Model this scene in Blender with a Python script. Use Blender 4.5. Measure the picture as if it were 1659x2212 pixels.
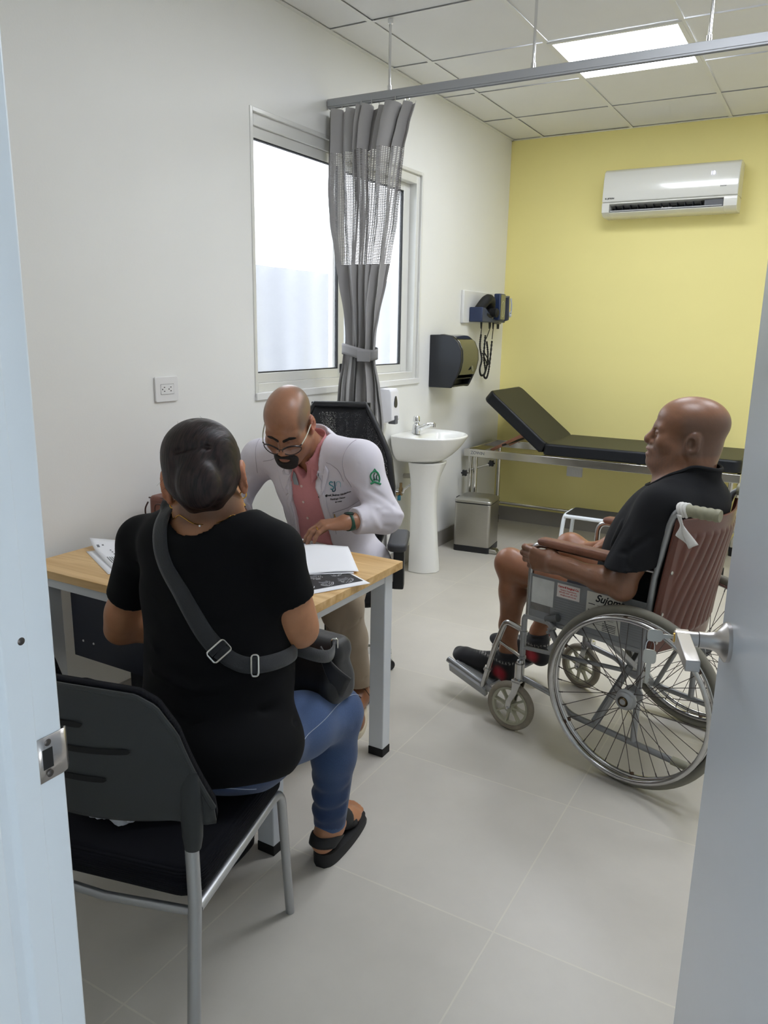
import bpy, math, random
import numpy as np
from mathutils import Vector, Matrix, Euler
random.seed(7); np.random.seed(7)
for _o in list(bpy.data.objects): bpy.data.objects.remove(_o)
SC = bpy.context.scene
COL = SC.collection
PI = math.pi

# ---------------------------------------------------------------- camera, world, lights, exposure
cam_d = bpy.data.cameras.new('camera'); cam = bpy.data.objects.new('camera', cam_d); COL.objects.link(cam)
cam.location = (2.2896, 0.0, 1.4794)
cam.rotation_euler = (1.3406, -0.0169, 0.5231)
cam_d.sensor_fit = 'VERTICAL'; cam_d.sensor_height = 24.0; cam_d.sensor_width = 18.0
cam_d.lens = 1677.86 / 2212 * 24.0
cam_d.clip_start = 0.02
SC.camera = cam
SC.view_settings.view_transform = 'Standard'; SC.view_settings.look = 'None'
SC.view_settings.exposure = 0.12; SC.view_settings.gamma = 1.0; SC.view_settings.use_curve_mapping = False

W = bpy.data.worlds.new('daylight'); SC.world = W; W.use_nodes = True
bg = W.node_tree.nodes['Background']
bg.inputs[0].default_value = (0.91, 0.955, 1.0, 1); bg.inputs[1].default_value = 6.0
SC.cycles.max_bounces = 9; SC.cycles.diffuse_bounces = 6; SC.cycles.glossy_bounces = 4
SC.cycles.transparent_max_bounces = 16; SC.cycles.caustics_reflective = False; SC.cycles.caustics_refractive = False
SC.cycles.sample_clamp_indirect = 6.0
LAMP = 19.5          # radiance of the ceiling panels

ROOM_X, ROOM_Y, ROOM_Z = 3.30, 5.806, 2.846
Y0, Y1 = 0.40, 0.55   # front wall thickness (door wall)

# ---------------------------------------------------------------- materials
def s2l(c):
    return tuple((x/12.92 if x <= .04045 else ((x+.055)/1.055)**2.4) for x in [v/255. for v in c])
MATS = {}
def mat(name, rgb, rough=.5, metal=0., spec=.5, noise=0., nscale=8., bump=0., bscale=60., coat=0., sheen=0., col=None, trans=0., sss=0., stretch=None, lin=False):
    if name in MATS: return MATS[name]
    m = bpy.data.materials.new(name); m.use_nodes = True; MATS[name] = m
    nt = m.node_tree; b = nt.nodes['Principled BSDF']
    c = rgb if lin else s2l(rgb)
    b.inputs['Base Color'].default_value = (*c, 1)
    b.inputs['Roughness'].default_value = rough; b.inputs['Metallic'].default_value = metal
    b.inputs['Specular IOR Level'].default_value = spec
    b.inputs['Coat Weight'].default_value = coat; b.inputs['Sheen Weight'].default_value = sheen
    if trans: b.inputs['Transmission Weight'].default_value = trans
    if sss:
        b.inputs['Subsurface Weight'].default_value = sss; b.inputs['Subsurface Radius'].default_value = (.012, .005, .003); b.inputs['Subsurface Scale'].default_value = 1.0
    tc = nt.nodes.new('ShaderNodeTexCoord'); src = tc.outputs['Object']
    if stretch:
        mp = nt.nodes.new('ShaderNodeMapping'); mp.inputs['Scale'].default_value = stretch
        nt.links.new(src, mp.inputs['Vector']); src = mp.outputs['Vector']
    base = None
    if col:
        at = nt.nodes.new('ShaderNodeVertexColor'); at.layer_name = col; base = at.outputs['Color']
        nt.links.new(base, b.inputs['Base Color'])
    if noise:
        n = nt.nodes.new('ShaderNodeTexNoise'); n.inputs['Scale'].default_value = nscale; n.inputs['Detail'].default_value = 5
        nt.links.new(src, n.inputs['Vector'])
        r = nt.nodes.new('ShaderNodeMapRange'); r.inputs[1].default_value = .25; r.inputs[2].default_value = .75
        r.inputs[3].default_value = 1-noise; r.inputs[4].default_value = 1+noise
        nt.links.new(n.outputs['Fac'], r.inputs[0])
        mx = nt.nodes.new('ShaderNodeMix'); mx.data_type = 'RGBA'; mx.blend_type = 'MULTIPLY'; mx.inputs[0].default_value = 1
        if base: nt.links.new(base, mx.inputs[6])
        else: mx.inputs[6].default_value = (*c, 1)
        nt.links.new(r.outputs[0], mx.inputs[7]); nt.links.new(mx.outputs[2], b.inputs['Base Color'])
    if bump:
        n2 = nt.nodes.new('ShaderNodeTexNoise'); n2.inputs['Scale'].default_value = bscale; n2.inputs['Detail'].default_value = 3
        nt.links.new(src, n2.inputs['Vector'])
        bp = nt.nodes.new('ShaderNodeBump'); bp.inputs['Strength'].default_value = bump; bp.inputs['Distance'].default_value = .004
        nt.links.new(n2.outputs['Fac'], bp.inputs['Height']); nt.links.new(bp.outputs[0], b.inputs['Normal'])
    return m
def nodes(m): return m.node_tree, m.node_tree.nodes, m.node_tree.links, m.node_tree.nodes['Principled BSDF']
def emit(name, rgb, strength):
    m = mat(name, rgb); b = m.node_tree.nodes['Principled BSDF']
    b.inputs['Emission Color'].default_value = (*s2l(rgb), 1); b.inputs['Emission Strength'].default_value = strength
    return m
def stripes(m, axis, freq, strength=.3, dist=.002, kind='wave'):
    """fine woven ribs: a wave texture into the bump of m"""
    nt, N, L, b = nodes(m)
    tc = N.new('ShaderNodeTexCoord'); w = N.new('ShaderNodeTexWave'); w.bands_direction = axis; w.inputs['Scale'].default_value = freq
    L.new(tc.outputs['Object'], w.inputs['Vector'])
    bp = N.new('ShaderNodeBump'); bp.inputs['Strength'].default_value = strength; bp.inputs['Distance'].default_value = dist
    L.new(w.outputs['Fac'], bp.inputs['Height']); L.new(bp.outputs[0], b.inputs['Normal']); return m

# ---------------------------------------------------------------- mesh builder
class MB:
    def __init__(s): s.v = []; s.f = []
    def add(s, vs, fs):
        o = len(s.v); s.v += [tuple(map(float, p)) for p in vs]; s.f += [tuple(o+i for i in f) for f in fs]; return s
    def box(s, x0, x1, y0, y1, z0, z1, M=None):
        vs = [Vector((x, y, z)) for z in (z0, z1) for y in (y0, y1) for x in (x0, x1)]
        if M is not None: vs = [M @ p for p in vs]
        return s.add(vs, [(0,2,3,1),(4,5,7,6),(0,1,5,4),(2,6,7,3),(0,4,6,2),(1,3,7,5)])
    def beam(s, a, b, w, h, up=(0,0,1)):
        a, b, up = Vector(a), Vector(b), Vector(up); d = (b-a).normalized(); x = d.cross(up).normalized(); y = x.cross(d)
        vs = [p + x*i*w/2 + y*j*h/2 for p in (a, b) for i, j in ((-1,-1),(1,-1),(1,1),(-1,1))]
        return s.add(vs, [(3,2,1,0),(4,5,6,7),(0,1,5,4),(1,2,6,5),(2,3,7,6),(3,0,4,7)])
    def tube(s, path, r, n=12, cap=True, closed=False):
        P = [Vector(p) for p in path]; m = len(P); rr = r if hasattr(r, '__len__') else [r]*m
        T = []
        for i in range(m):
            if closed: t = P[(i+1) % m]-P[i-1]
            else: t = P[min(i+1, m-1)]-P[max(i-1, 0)]
            T.append(t.normalized())
        ref = Vector((0,0,1)) if abs(T[0].z) < .9 else Vector((1,0,0))
        u = T[0].cross(ref).normalized(); vs = []
        for i in range(m):
            u = (u - T[i]*u.dot(T[i])).normalized(); w = T[i].cross(u)
            for k in range(n):
                a = 2*PI*k/n; vs.append(P[i] + (u*math.cos(a)+w*math.sin(a))*rr[i])
        fs = []
        for i in range(m if closed else m-1):
            j = (i+1) % m
            for k in range(n): fs.append((i*n+k, i*n+(k+1) % n, j*n+(k+1) % n, j*n+k))
        if cap and not closed: fs += [tuple(range(n-1, -1, -1)), tuple((m-1)*n+k for k in range(n))]
        return s.add(vs, fs)
    def cyl(s, a, b, r, r2=None, n=20): return s.tube([a, b], [r, r if r2 is None else r2], n)
    def lathe(s, prof, M=None, n=28, cap=True):
        """prof: (radius, height) pairs about local z"""
        vs = []; m = len(prof)
        for (r, z) in prof:
            for k in range(n):
                a = 2*PI*k/n; p = Vector((r*math.cos(a), r*math.sin(a), z)); vs.append(M @ p if M is not None else p)
        fs = [(i*n+k, i*n+(k+1) % n, (i+1)*n+(k+1) % n, (i+1)*n+k) for i in range(m-1) for k in range(n)]
        if cap: fs += [tuple(range(n-1, -1, -1)), tuple((m-1)*n+k for k in range(n))]
        return s.add(vs, fs)
    def prism(s, poly, t, M=None):
        """poly in local xy, thickness t along z (0..t)"""
        n = len(poly); vs = [Vector((x, y, z)) for z in (0, t) for x, y in poly]
        if M is not None: vs = [M @ p for p in vs]
        return s.add(vs, [tuple(range(n-1, -1, -1)), tuple(range(n, 2*n))]+[(i, (i+1) % n, n+(i+1) % n, n+i) for i in range(n)])
    def grid(s, fn, nu, nv, closeu=False):
        vs = [fn(i/(nu if closeu else nu-1), j/(nv-1)) for j in range(nv) for i in range(nu)]
        fs = [(j*nu+i, j*nu+(i+1) % nu, (j+1)*nu+(i+1) % nu, (j+1)*nu+i) for j in range(nv-1) for i in range(nu if closeu else nu-1)]
        return s.add(vs, fs)
    def loft(s, rings, cap=True):
        n = len(rings[0]); m = len(rings); vs = [p for r in rings for p in r]
        fs = [(j*n+i, j*n+(i+1) % n, (j+1)*n+(i+1) % n, (j+1)*n+i) for j in range(m-1) for i in range(n)]
        if cap: fs += [tuple(range(n-1, -1, -1)), tuple((m-1)*n+k for k in range(n))]
        return s.add(vs, fs)
    def build(s, name, m, parent=None, bevel=0., smooth=True, angle=40, solid=0., subsurf=0, seg=2, loc=None):
        me = bpy.data.meshes.new(name); me.from_pydata(s.v, [], s.f); me.update()
        if smooth:
            me.polygons.foreach_set('use_smooth', [True]*len(me.polygons)); me.set_sharp_from_angle(angle=math.radians(angle))
        o = bpy.data.objects.new(name, me); COL.objects.link(o)
        if m is not None: me.materials.append(m)
        if solid: q = o.modifiers.new('solid', 'SOLIDIFY'); q.thickness = solid; q.offset = 0
        if bevel:
            q = o.modifiers.new('bevel', 'BEVEL'); q.width = bevel; q.segments = seg; q.limit_method = 'ANGLE'; q.angle_limit = math.radians(35)
        if subsurf: q = o.modifiers.new('sub', 'SUBSURF'); q.levels = subsurf; q.render_levels = subsurf
        if parent is not None: o.parent = parent
        if loc is not None: o.location = loc
        return o
def bx(name, m, x0, x1, y0, y1, z0, z1, parent=None, bevel=0., M=None, **k): return MB().box(x0, x1, y0, y1, z0, z1, M).build(name, m, parent, bevel, **k)
def thing(name, label, cat, loc=(0,0,0), rz=0., group=None):
    o = bpy.data.objects.new(name, None); COL.objects.link(o); o.empty_display_size = .1
    o.location = loc; o.rotation_euler = (0, 0, rz); return tag(o, label, cat, group)
def tag(o, label, cat, group=None):
    o['label'] = label; o['category'] = cat
    if group: o['group'] = group
    return o
def struct(o): o['kind'] = 'structure'; return o
def fillet(pts, r, n=6):
    """round the inner corners of a polyline"""
    P = [Vector(p) for p in pts]; out = [P[0]]
    for i in range(1, len(P)-1):
        a, b, c = P[i-1], P[i], P[i+1]; d1 = (a-b); d2 = (c-b); q = min(r, d1.length*.49, d2.length*.49)
        p1 = b+d1.normalized()*q; p2 = b+d2.normalized()*q
        for k in range(n+1):
            t = k/n; out.append((p1*(1-t)+b*t)*(1-t)+(b*(1-t)+p2*t)*t)
    out.append(P[-1]); return out
def spline(pts, n=8):
    P = [Vector(p) for p in pts]; out = []
    for i in range(len(P)-1):
        p0 = P[max(i-1, 0)]; p1 = P[i]; p2 = P[i+1]; p3 = P[min(i+2, len(P)-1)]
        for k in range(n):
            t = k/n; out.append(.5*((2*p1)+(p2-p0)*t+(2*p0-5*p1+4*p2-p3)*t*t+(3*p1-p0-3*p2+p3)*t**3))
    out.append(P[-1]); return out
def rrect(w, h, r, n=5, cx=0, cy=0):
    out = []
    for (sx, sy, a0) in ((1,1,0),(-1,1,PI/2),(-1,-1,PI),(1,-1,1.5*PI)):
        for k in range(n+1):
            a = a0+PI/2*k/n; out.append((cx+sx*(w/2-r)+r*math.cos(a), cy+sy*(h/2-r)+r*math.sin(a)))
    return out
def basis(o, x, y, z=None):
    x = Vector(x).normalized(); y = Vector(y); y = (y-x*y.dot(x)).normalized(); z = x.cross(y)
    M = Matrix((x, y, z)).transposed().to_4x4(); M.translation = Vector(o); return M
def text(name, body, size, m, M, parent=None, align='CENTER', extrude=.0003, shear=0., bold=0., space=1.0, wx=1.0):
    cu = bpy.data.curves.new(name, 'FONT'); cu.body = body; cu.size = size; cu.extrude = extrude; cu.align_x = align; cu.align_y = 'CENTER'; cu.shear = shear; cu.offset = bold; cu.space_character = space
    t = bpy.data.objects.new(name+'_tmp', cu); COL.objects.link(t)
    bpy.context.view_layer.update()
    me = bpy.data.meshes.new_from_object(t.evaluated_get(bpy.context.evaluated_depsgraph_get()))
    bpy.data.objects.remove(t); me.name = name
    for v in me.vertices: v.co = M @ Vector((v.co.x*wx, v.co.y, v.co.z))
    me.materials.clear(); me.materials.append(m)
    o = bpy.data.objects.new(name, me); COL.objects.link(o)
    if parent is not None: o.parent = parent
    return o
def dup(root, loc=None, rz=None, label=None, group=None):
    r = root.copy(); COL.objects.link(r)
    if loc is not None: r.location = loc
    if rz is not None: r.rotation_euler = (0, 0, rz)
    if label: r['label'] = label
    if group: r['group'] = group
    for ch in list(root.children):
        c = ch.copy(); COL.objects.link(c); c.parent = r
        for g in ch.children:
            d = g.copy(); COL.objects.link(d); d.parent = c
    return r

def ss(x, a, b): t = np.clip((x-a)/(b-a), 0, 1); return t*t*(3-2*t)
# common materials
M_white = mat('white paint', (226,226,224), .45)
M_wallw = mat('white wall paint', (232,232,229), .55, bump=.06, bscale=120, noise=.012, nscale=3)
M_wally = mat('yellow wall paint', (245,233,156), .55, bump=.06, bscale=120, noise=.012, nscale=3)
M_chrome = mat('chrome', (225,226,228), .12, 1.0)
M_steel = mat('brushed steel', (176,174,168), .32, 1.0, noise=.06, nscale=20, stretch=(1,1,40))
M_alu = mat('silver painted tube', (176,178,180), .35, .75)
M_black = mat('black plastic', (24,25,28), .45)
M_blackm = mat('matt black plastic', (38,40,42), .6)
M_rubber = mat('black rubber', (16,16,17), .7)
M_gold = mat('gold', (226,178,84), .18, 1.0)
M_paper = mat('white paper', (240,241,245), .7)
M_ink = mat('black ink', (26,26,30), .8)
M_greyink = mat('grey ink', (120,122,126), .8)
# ================================================================ the room
def floor_mat():
    m = mat('grey beige floor tile', (200,196,187), .36); nt, N, L, b = nodes(m)
    tc = N.new('ShaderNodeTexCoord'); mp = N.new('ShaderNodeMapping'); mp.inputs['Location'].default_value = (-.456, -.340, 0)
    L.new(tc.outputs['Object'], mp.inputs['Vector'])
    br = N.new('ShaderNodeTexBrick'); br.offset = 0.; br.squash = 1.; br.inputs['Scale'].default_value = 1
    br.inputs['Brick Width'].default_value = .63; br.inputs['Row Height'].default_value = .63; br.inputs['Mortar Size'].default_value = .0026; br.inputs['Mortar Smooth'].default_value = .1
    br.inputs['Color1'].default_value = (*s2l((200,195,185)), 1); br.inputs['Color2'].default_value = (*s2l((204,199,190)), 1); br.inputs['Mortar'].default_value = (*s2l((212,207,194)), 1)
    L.new(mp.outputs[0], br.inputs['Vector'])
    n = N.new('ShaderNodeTexNoise'); n.inputs['Scale'].default_value = 2.6; n.inputs['Detail'].default_value = 9; n.inputs['Roughness'].default_value = .62
    L.new(tc.outputs['Object'], n.inputs['Vector'])
    r = N.new('ShaderNodeMapRange'); r.inputs[1].default_value = .3; r.inputs[2].default_value = .7; r.inputs[3].default_value = .93; r.inputs[4].default_value = 1.05
    L.new(n.outputs['Fac'], r.inputs[0])
    mx = N.new('ShaderNodeMix'); mx.data_type = 'RGBA'; mx.blend_type = 'MULTIPLY'; mx.inputs[0].default_value = 1
    L.new(br.outputs['Color'], mx.inputs[6]); L.new(r.outputs[0], mx.inputs[7]); L.new(mx.outputs[2], b.inputs['Base Color'])
    bp = N.new('ShaderNodeBump'); bp.inputs['Strength'].default_value = .5; bp.inputs['Distance'].default_value = .002; bp.invert = True
    L.new(br.outputs['Fac'], bp.inputs['Height']); L.new(bp.outputs[0], b.inputs['Normal'])
    r2 = N.new('ShaderNodeMapRange'); r2.inputs[3].default_value = .30; r2.inputs[4].default_value = .46; L.new(n.outputs['Fac'], r2.inputs[0]); L.new(r2.outputs[0], b.inputs['Roughness'])
    return m
struct(bx('floor', floor_mat(), -.2, ROOM_X+.2, -2.2, ROOM_Y+.2, -.05, 0))
# left wall with the window opening
WY0, WY1, WZ0, WZ1 = 2.815, 4.400, 1.185, 2.380
w = MB(); w.box(-.20, 0, Y0, WY0, 0, ROOM_Z+.1); w.box(-.20, 0, WY1, ROOM_Y+.2, 0, ROOM_Z+.1); w.box(-.20, 0, WY0, WY1, 0, WZ0); w.box(-.20, 0, WY0, WY1, WZ1, ROOM_Z+.1)
struct(w.build('wall_left', M_wallw))
struct(bx('wall_back', M_wally, 0, ROOM_X+.2, ROOM_Y, ROOM_Y+.2, 0, ROOM_Z+.1))
struct(bx('wall_right', M_wallw, ROOM_X, ROOM_X+.2, Y0, ROOM_Y, 0, ROOM_Z+.1))
DX0, DX1, DZ = 1.495, 2.44, 2.12       # rough opening of the door
w = MB(); w.box(-.2, DX0, Y0, Y1, 0, ROOM_Z+.1); w.box(DX1, ROOM_X+.2, Y0, Y1, 0, ROOM_Z+.1); w.box(DX0, DX1, Y0, Y1, DZ, ROOM_Z+.1)
struct(w.build('wall_front', M_wallw))
# corridor outside the door (behind the camera)
M_corr = mat('corridor paint', (214,221,226), .6)
struct(bx('wall_corridor', M_corr, -3.0, 6.5, -2.3, -2.2, 0, 2.95))
struct(bx('ceiling_corridor', M_corr, -3.0, 6.5, -2.3, Y0, 2.85, 2.95))
for _x in (-3.0, 6.4):     # unseen end walls added to limit the daylight reaching the door frame
    q_ = MB(); q_.box(_x, _x+.1, -2.2, -1.95, 0, 2.85); q_.box(_x, _x+.1, -.35, Y0, 0, 2.85); q_.box(_x, _x+.1, -1.95, -.35, 2.3, 2.85); struct(q_.build('wall_light_baffle', M_corr))
struct(bx('floor_corridor', MATS['grey beige floor tile'], -3.0, 6.5, -2.2, Y0, -.05, -.0005)); struct(bx('wall_corridor_front', M_corr, -3.0, -.2, Y0, Y1, 0, 2.95)); struct(bx('wall_corridor_front', M_corr, ROOM_X+.2, 6.5, Y0, Y1, 0, 2.95))
# tile skirting
M_skirt = mat('grey tile skirting', (152,148,142), .35, noise=.05, nscale=4)
b_ = MB()
for y in np.arange(.6, ROOM_Y, .63): b_.box(0, .011, y, min(y+.628, ROOM_Y), 0, .11)
struct(b_.build('baseboard_left', M_skirt))
b_ = MB()
for x in np.arange(.011, ROOM_X, .63): b_.box(x, min(x+.628, ROOM_X), ROOM_Y-.011, ROOM_Y, 0, .112)
struct(b_.build('baseboard_back', M_skirt))
# suspended ceiling: lay-in tiles over a T-bar grid
cx = [-.01]+[.239+.624*i for i in range(5)]+[ROOM_X]; cy = [Y1]+[.928+.6153*i for i in range(8)]+[ROOM_Y]
LAMPS = [(.863, 1.487, 4.004, 4.619), (2.111, 2.735, 3.389, 4.004), (1.487, 2.111, 2.158, 2.774)]
M_tile = mat('ceiling tile', (228,228,228), .75, noise=.012, nscale=5)
t_ = MB()
for i in range(len(cx)-1):
    for j in range(len(cy)-1):
        if any(abs(cx[i]-l[0]) < .05 and abs(cy[j]-l[2]) < .05 for l in LAMPS): continue
        dz = random.uniform(0, .002)
        t_.box(cx[i]+.008, cx[i+1]-.008, cy[j]+.008, cy[j+1]-.008, ROOM_Z+.004+dz, ROOM_Z+.02)
t_.box(-.2, ROOM_X+.2, Y1, ROOM_Y+.2, ROOM_Z+.10, ROOM_Z+.14)
ce = struct(t_.build('ceiling', M_tile, bevel=.0015, seg=1))
g_ = MB()
for x in cx[1:-1]: g_.box(x-.012, x+.012, Y1, ROOM_Y, ROOM_Z-.002, ROOM_Z)
for y in cy[1:-1]:
    g_.box(0, ROOM_X, y-.010, y+.010, ROOM_Z-.0015, ROOM_Z+.0005)
g_.box(0, .022, Y1, ROOM_Y, ROOM_Z-.003, ROOM_Z); g_.box(0, ROOM_X, ROOM_Y-.022, ROOM_Y, ROOM_Z-.003, ROOM_Z); g_.box(ROOM_X-.022, ROOM_X, Y1, ROOM_Y, ROOM_Z-.003, ROOM_Z)
g_.build('grid', M_white, ce)
M_diff = emit('lit diffuser', (241,246,255), LAMP)
def ceiling_light(l, label):
    x0, x1, y0, y1 = l; t = thing('ceiling_light', label, 'light', ((x0+x1)/2, (y0+y1)/2, ROOM_Z)); w = (x1-x0)/2; h = (y1-y0)/2
    f = MB(); f.box(-w, w, -h, -h+.022, -.006, .02); f.box(-w, w, h-.022, h, -.006, .02); f.box(-w, -w+.022, -h+.022, h-.022, -.006, .02); f.box(w-.022, w, -h+.022, h-.022, -.006, .02)
    f.build('frame', M_white, t); bx('diffuser', M_diff, -w+.022, w-.022, -h+.022, h-.022, -.002, .01, t); return t
ceiling_light(LAMPS[0], 'square lit ceiling panel beyond the curtain rail')
ceiling_light(LAMPS[1], 'unseen square ceiling panel added as fill over the wheelchair side of the room')  # panel added out of view to spread the room light more evenly
ceiling_light(LAMPS[2], 'square ceiling panel midway between desk and wheelchair')

# ---- window_1: aluminium slider
M_win = mat('white aluminium', (222,222,218), .35, .15)
M_gask = mat('window gasket', (30,32,34), .6)
def glass_mat():
    m = bpy.data.materials.new('frosted pane'); m.use_nodes = True; nt = m.node_tree; N, L = nt.nodes, nt.links
    N.remove(N['Principled BSDF']); out = N['Material Output']
    tr = N.new('ShaderNodeBsdfTransparent'); tr.inputs[0].default_value = (.95, .95, .96, 1)
    tl = N.new('ShaderNodeBsdfTranslucent'); tl.inputs[0].default_value = (.9, .92, .95, 1)
    gl = N.new('ShaderNodeBsdfGlossy'); gl.inputs['Roughness'].default_value = .15
    a = N.new('ShaderNodeMixShader'); a.inputs[0].default_value = .08; L.new(tr.outputs[0], a.inputs[1]); L.new(tl.outputs[0], a.inputs[2])
    c = N.new('ShaderNodeMixShader'); c.inputs[0].default_value = .05; L.new(a.outputs[0], c.inputs[1]); L.new(gl.outputs[0], c.inputs[2]); L.new(c.outputs[0], out.inputs[0]); return m
M_pane = glass_mat()
wf = MB()   # outer frame, set 25 mm into the wall
a, b, c, d = WY0, WY1, WZ0, WZ1
wf.box(-.095, -.012, a, a+.028, c, d); wf.box(-.095, -.012, b-.045, b, c, d); wf.box(-.095, -.012, a+.028, b-.045, c, c+.045); wf.box(-.095, -.012, a+.028, b-.045, d-.055, d)
wf.box(-.012, .004, a-.012, a+.006, c-.012, d+.012); wf.box(-.012, .004, b-.006, b+.012, c-.012, d+.012); wf.box(-.012, .004, a+.006, b-.006, d-.006, d+.012)
win = struct(wf.build('window_1', M_win, bevel=.002))
def sash(x0, x1, y0, y1, z0, z1, lw, rw, bh, th, name):
    f = MB(); f.box(x0, x1, y0, y0+lw, z0, z1); f.box(x0, x1, y1-rw, y1, z0, z1); f.box(x0, x1, y0+lw, y1-rw, z0, z0+bh); f.box(x0, x1, y0+lw, y1-rw, z1-th, z1)
    s = f.build(name, M_win, win, .002)
    xm = (x0+x1)/2; g = MB(); gy0, gy1, gz0, gz1 = y0+lw, y1-rw, z0+bh, z1-th; k = .006
    g.box(xm-.006, x1-.004, gy0, gy0+k, gz0, gz1); g.box(xm-.006, x1-.004, gy1-k, gy1, gz0, gz1); g.box(xm-.006, x1-.004, gy0+k, gy1-k, gz0, gz0+k); g.box(xm-.006, x1-.004, gy0+k, gy1-k, gz1-k, gz1)
    g.build('gasket', M_gask, s); bx('pane', M_pane, xm-.003, xm+.002, gy0, gy1, gz0, gz1, s)
sash(-.055, -.025, a+.028, 3.585, c+.045, d-.055, .012, .055, .045, .045, 'sash')
sash(-.090, -.058, 3.53, b-.045, c+.045, d-.055, .055, .075, .045, .045, 'sash')
bx('latch', M_black, -.025, -.012, 3.545, 3.57, 1.25, 1.30, win, .003)
bx('sill', M_white, -.012, .012, a-.012, b+.012, c-.03, c+.004, win, .003)
# outside: a corrugated sheet fence behind the glass
M_fence = mat('pale sheet fence', (108,111,117), .6)
fc = MB(); fc.grid(lambda u, v: (-1.55+.012*math.sin(u*2*PI*26), 1.2+u*9, -.6+v*2.535), 721, 2)
tag(fc.build('fence', M_fence, solid=.004, smooth=True, angle=80), 'pale corrugated sheet fence seen blurred through the window glass', 'fence')
M_gnd = mat('outside concrete', (205,205,200), .8)
struct(bx('ground', M_gnd, -6, -.21, -2.2, 12, -.7, -.6))

# ---- door frame (left jamb seen close) and open door leaf
M_jamb = mat('bluish white door paint', (222,230,236), .32, bump=.03, bscale=40)
j = MB()
# profile (x,y) of the left jamb, extruded up: rabbet towards the room, stop, casing towards the corridor
prof = [(DX0, Y0-.035), (1.553, Y0-.035), (1.553, .448), (1.5335, .458), (1.5335, .472), (1.5405, .478), (1.5405, .510), (1.528, .5125), (1.528, .5505), (1.521, .556), (DX0, .556)]
j.prism(prof, DZ, None)
jl = struct(j.build('trim_1', M_jamb, bevel=.0015))
j = MB(); j.prism([(x*-1+(DX0+DX1), y) for x, y in prof][::-1], DZ); struct(j.build('trim_2', M_jamb, bevel=.0015))
struct(bx('trim_3', M_jamb, 1.528, 2.407, Y0-.035, .556, DZ-.035, DZ, bevel=.0015))
sp = MB(); X = 1.529    # strike plate with a curved lip that wraps the jamb edge
zc = .973
strip = [(1.5288, .5145), (1.5288, .548), (1.5275, .556), (1.522, .562), (1.514, .566)]
def strikefn(u, v):
    k = u*(len(strip)-1); i = min(int(k), len(strip)-2); t = k-i
    x = strip[i][0]*(1-t)+strip[i+1][0]*t; y = strip[i][1]*(1-t)+strip[i+1][1]*t
    h = .0285 if u < .25 else .0285-.007*((u-.25)/.75)**2
    return (x, y, zc+(v-.5)*2*h)
sp.grid(strikefn, 13, 3)
st = sp.build('strike_plate', mat('satin nickel', (196,192,190), .3, 1.), jl, solid=.0016)
bx('latch_hole', M_rubber, 1.5292, 1.5301, .5225, .5365, zc-.013, zc+.013, st, .0003)
for dz in (-.0205, .0205): MB().lathe([(.0001, .0012), (.003, .001), (.0046, 0)], basis((1.5298, .531, zc+dz), (0,1,0), (0,0,1)) , 14).build('screw', mat('dark screw', (92,88,86), .4, .9), st)
MB().lathe([(.0001, .0012), (.003, .001), (.0046, 0)], basis((1.5405, .502, 1.135), (0,1,0), (0,0,1)), 14).build('screw', MATS['dark screw'], jl)
# door leaf: hinged at the right, swung into the room
hx, hy = 2.425, .535; ex, ey = 2.176, 1.352
dd = thing('door_1', 'pale bluish white door standing open at the right edge', 'door', (hx, hy, .008), math.atan2(ey-hy, ex-hx)); del dd['category'], dd['label']; struct(dd)
DL = math.hypot(ex-hx, ey-hy)
M_door = mat('bluish white door leaf', (214,221,232), .22, spec=.6, bump=.02, bscale=30)
lf = bx('leaf', M_door, 0, DL, -.040, 0, 0, 2.07, dd, .002)        # +y of this frame is the face towards the left wall
kx, kz = DL-.058, .990
R = MB(); R.lathe([(.0, 0), (.0325, 0), (.0325, .006), (.0305, .008), (.026, .011), (.018, .018), (.0145, .026), (.0135, .034), (.0135, .046), (.0, .046)], basis((kx, 0, kz), (1,0,0), (0,0,-1)), 40)
hd = R.build('handle_rose', mat('satin nickel', (196,192,190), .3, 1.), dd)
MB().lathe([(0, 0), (.0125, 0), (.0125, .034), (.0118, .036), (0, .036)], basis((kx, .047, kz), (1,0,0), (0,0,-1)), 32).build('lever_neck', MATS['satin nickel'], dd)
lv = MB(); lv.loft([[Vector((kx-s, .071+yy, kz+zz)) for yy, zz in ((-.0105,-hz),(.0105,-hz),(.0105,hz),(-.0105,hz))] for s, hz in ((-.012,.0115),(.02,.0112),(.07,.0105),(.112,.0095),(.114,.008))])
lv.build('lever', MATS['satin nickel'], dd, .002)
MB().lathe([(0,.0),(.0078,0),(.0078,.0018),(0,.0018)], basis((kx,.083,kz),(1,0,0),(0,0,-1)),20).build('cylinder_face', M_gold, dd)
def key_mesh(L=.03):
    m = MB(); m.prism(rrect(.0245, .021, .006, 4, 0, 0), .0021)
    m.prism([(.010,-.0042),(.010,.0042),(.0125+L,.0036),(.0145+L,.0012),(.0125+L,-.0012),(.009+L,-.0036),(.006+L,-.002),(.003+L,-.0036),(L-.002,-.0022),(L-.006,-.0036)], .0021); return m
M_key = mat('nickel silver key', (190,188,182), .3, 1.)
dm = Matrix.Translation(dd.location) @ Euler((0,0,dd.rotation_euler[2])).to_matrix().to_4x4()
kb = dm @ basis((kx, .083+.030, kz), (0,-1,0), (0,0,1)) @ Matrix.Translation((0,0,-.001))
K1 = key_mesh(.02).build('key', M_key, None, .0004); K1.matrix_world = kb; tag(K1, 'nickel key stuck in the cylinder of the door lever', 'key')
kb2 = dm @ basis((kx-.004, .083+.036, kz-.036), (0,0,-1), (.15,1,0)) @ Matrix.Translation((0,0,-.001))
K2 = key_mesh(.034).build('key', M_key, None, .0004); K2.matrix_world = kb2; tag(K2, 'nickel spare key dangling below the lock on a ring', 'key')
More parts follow.
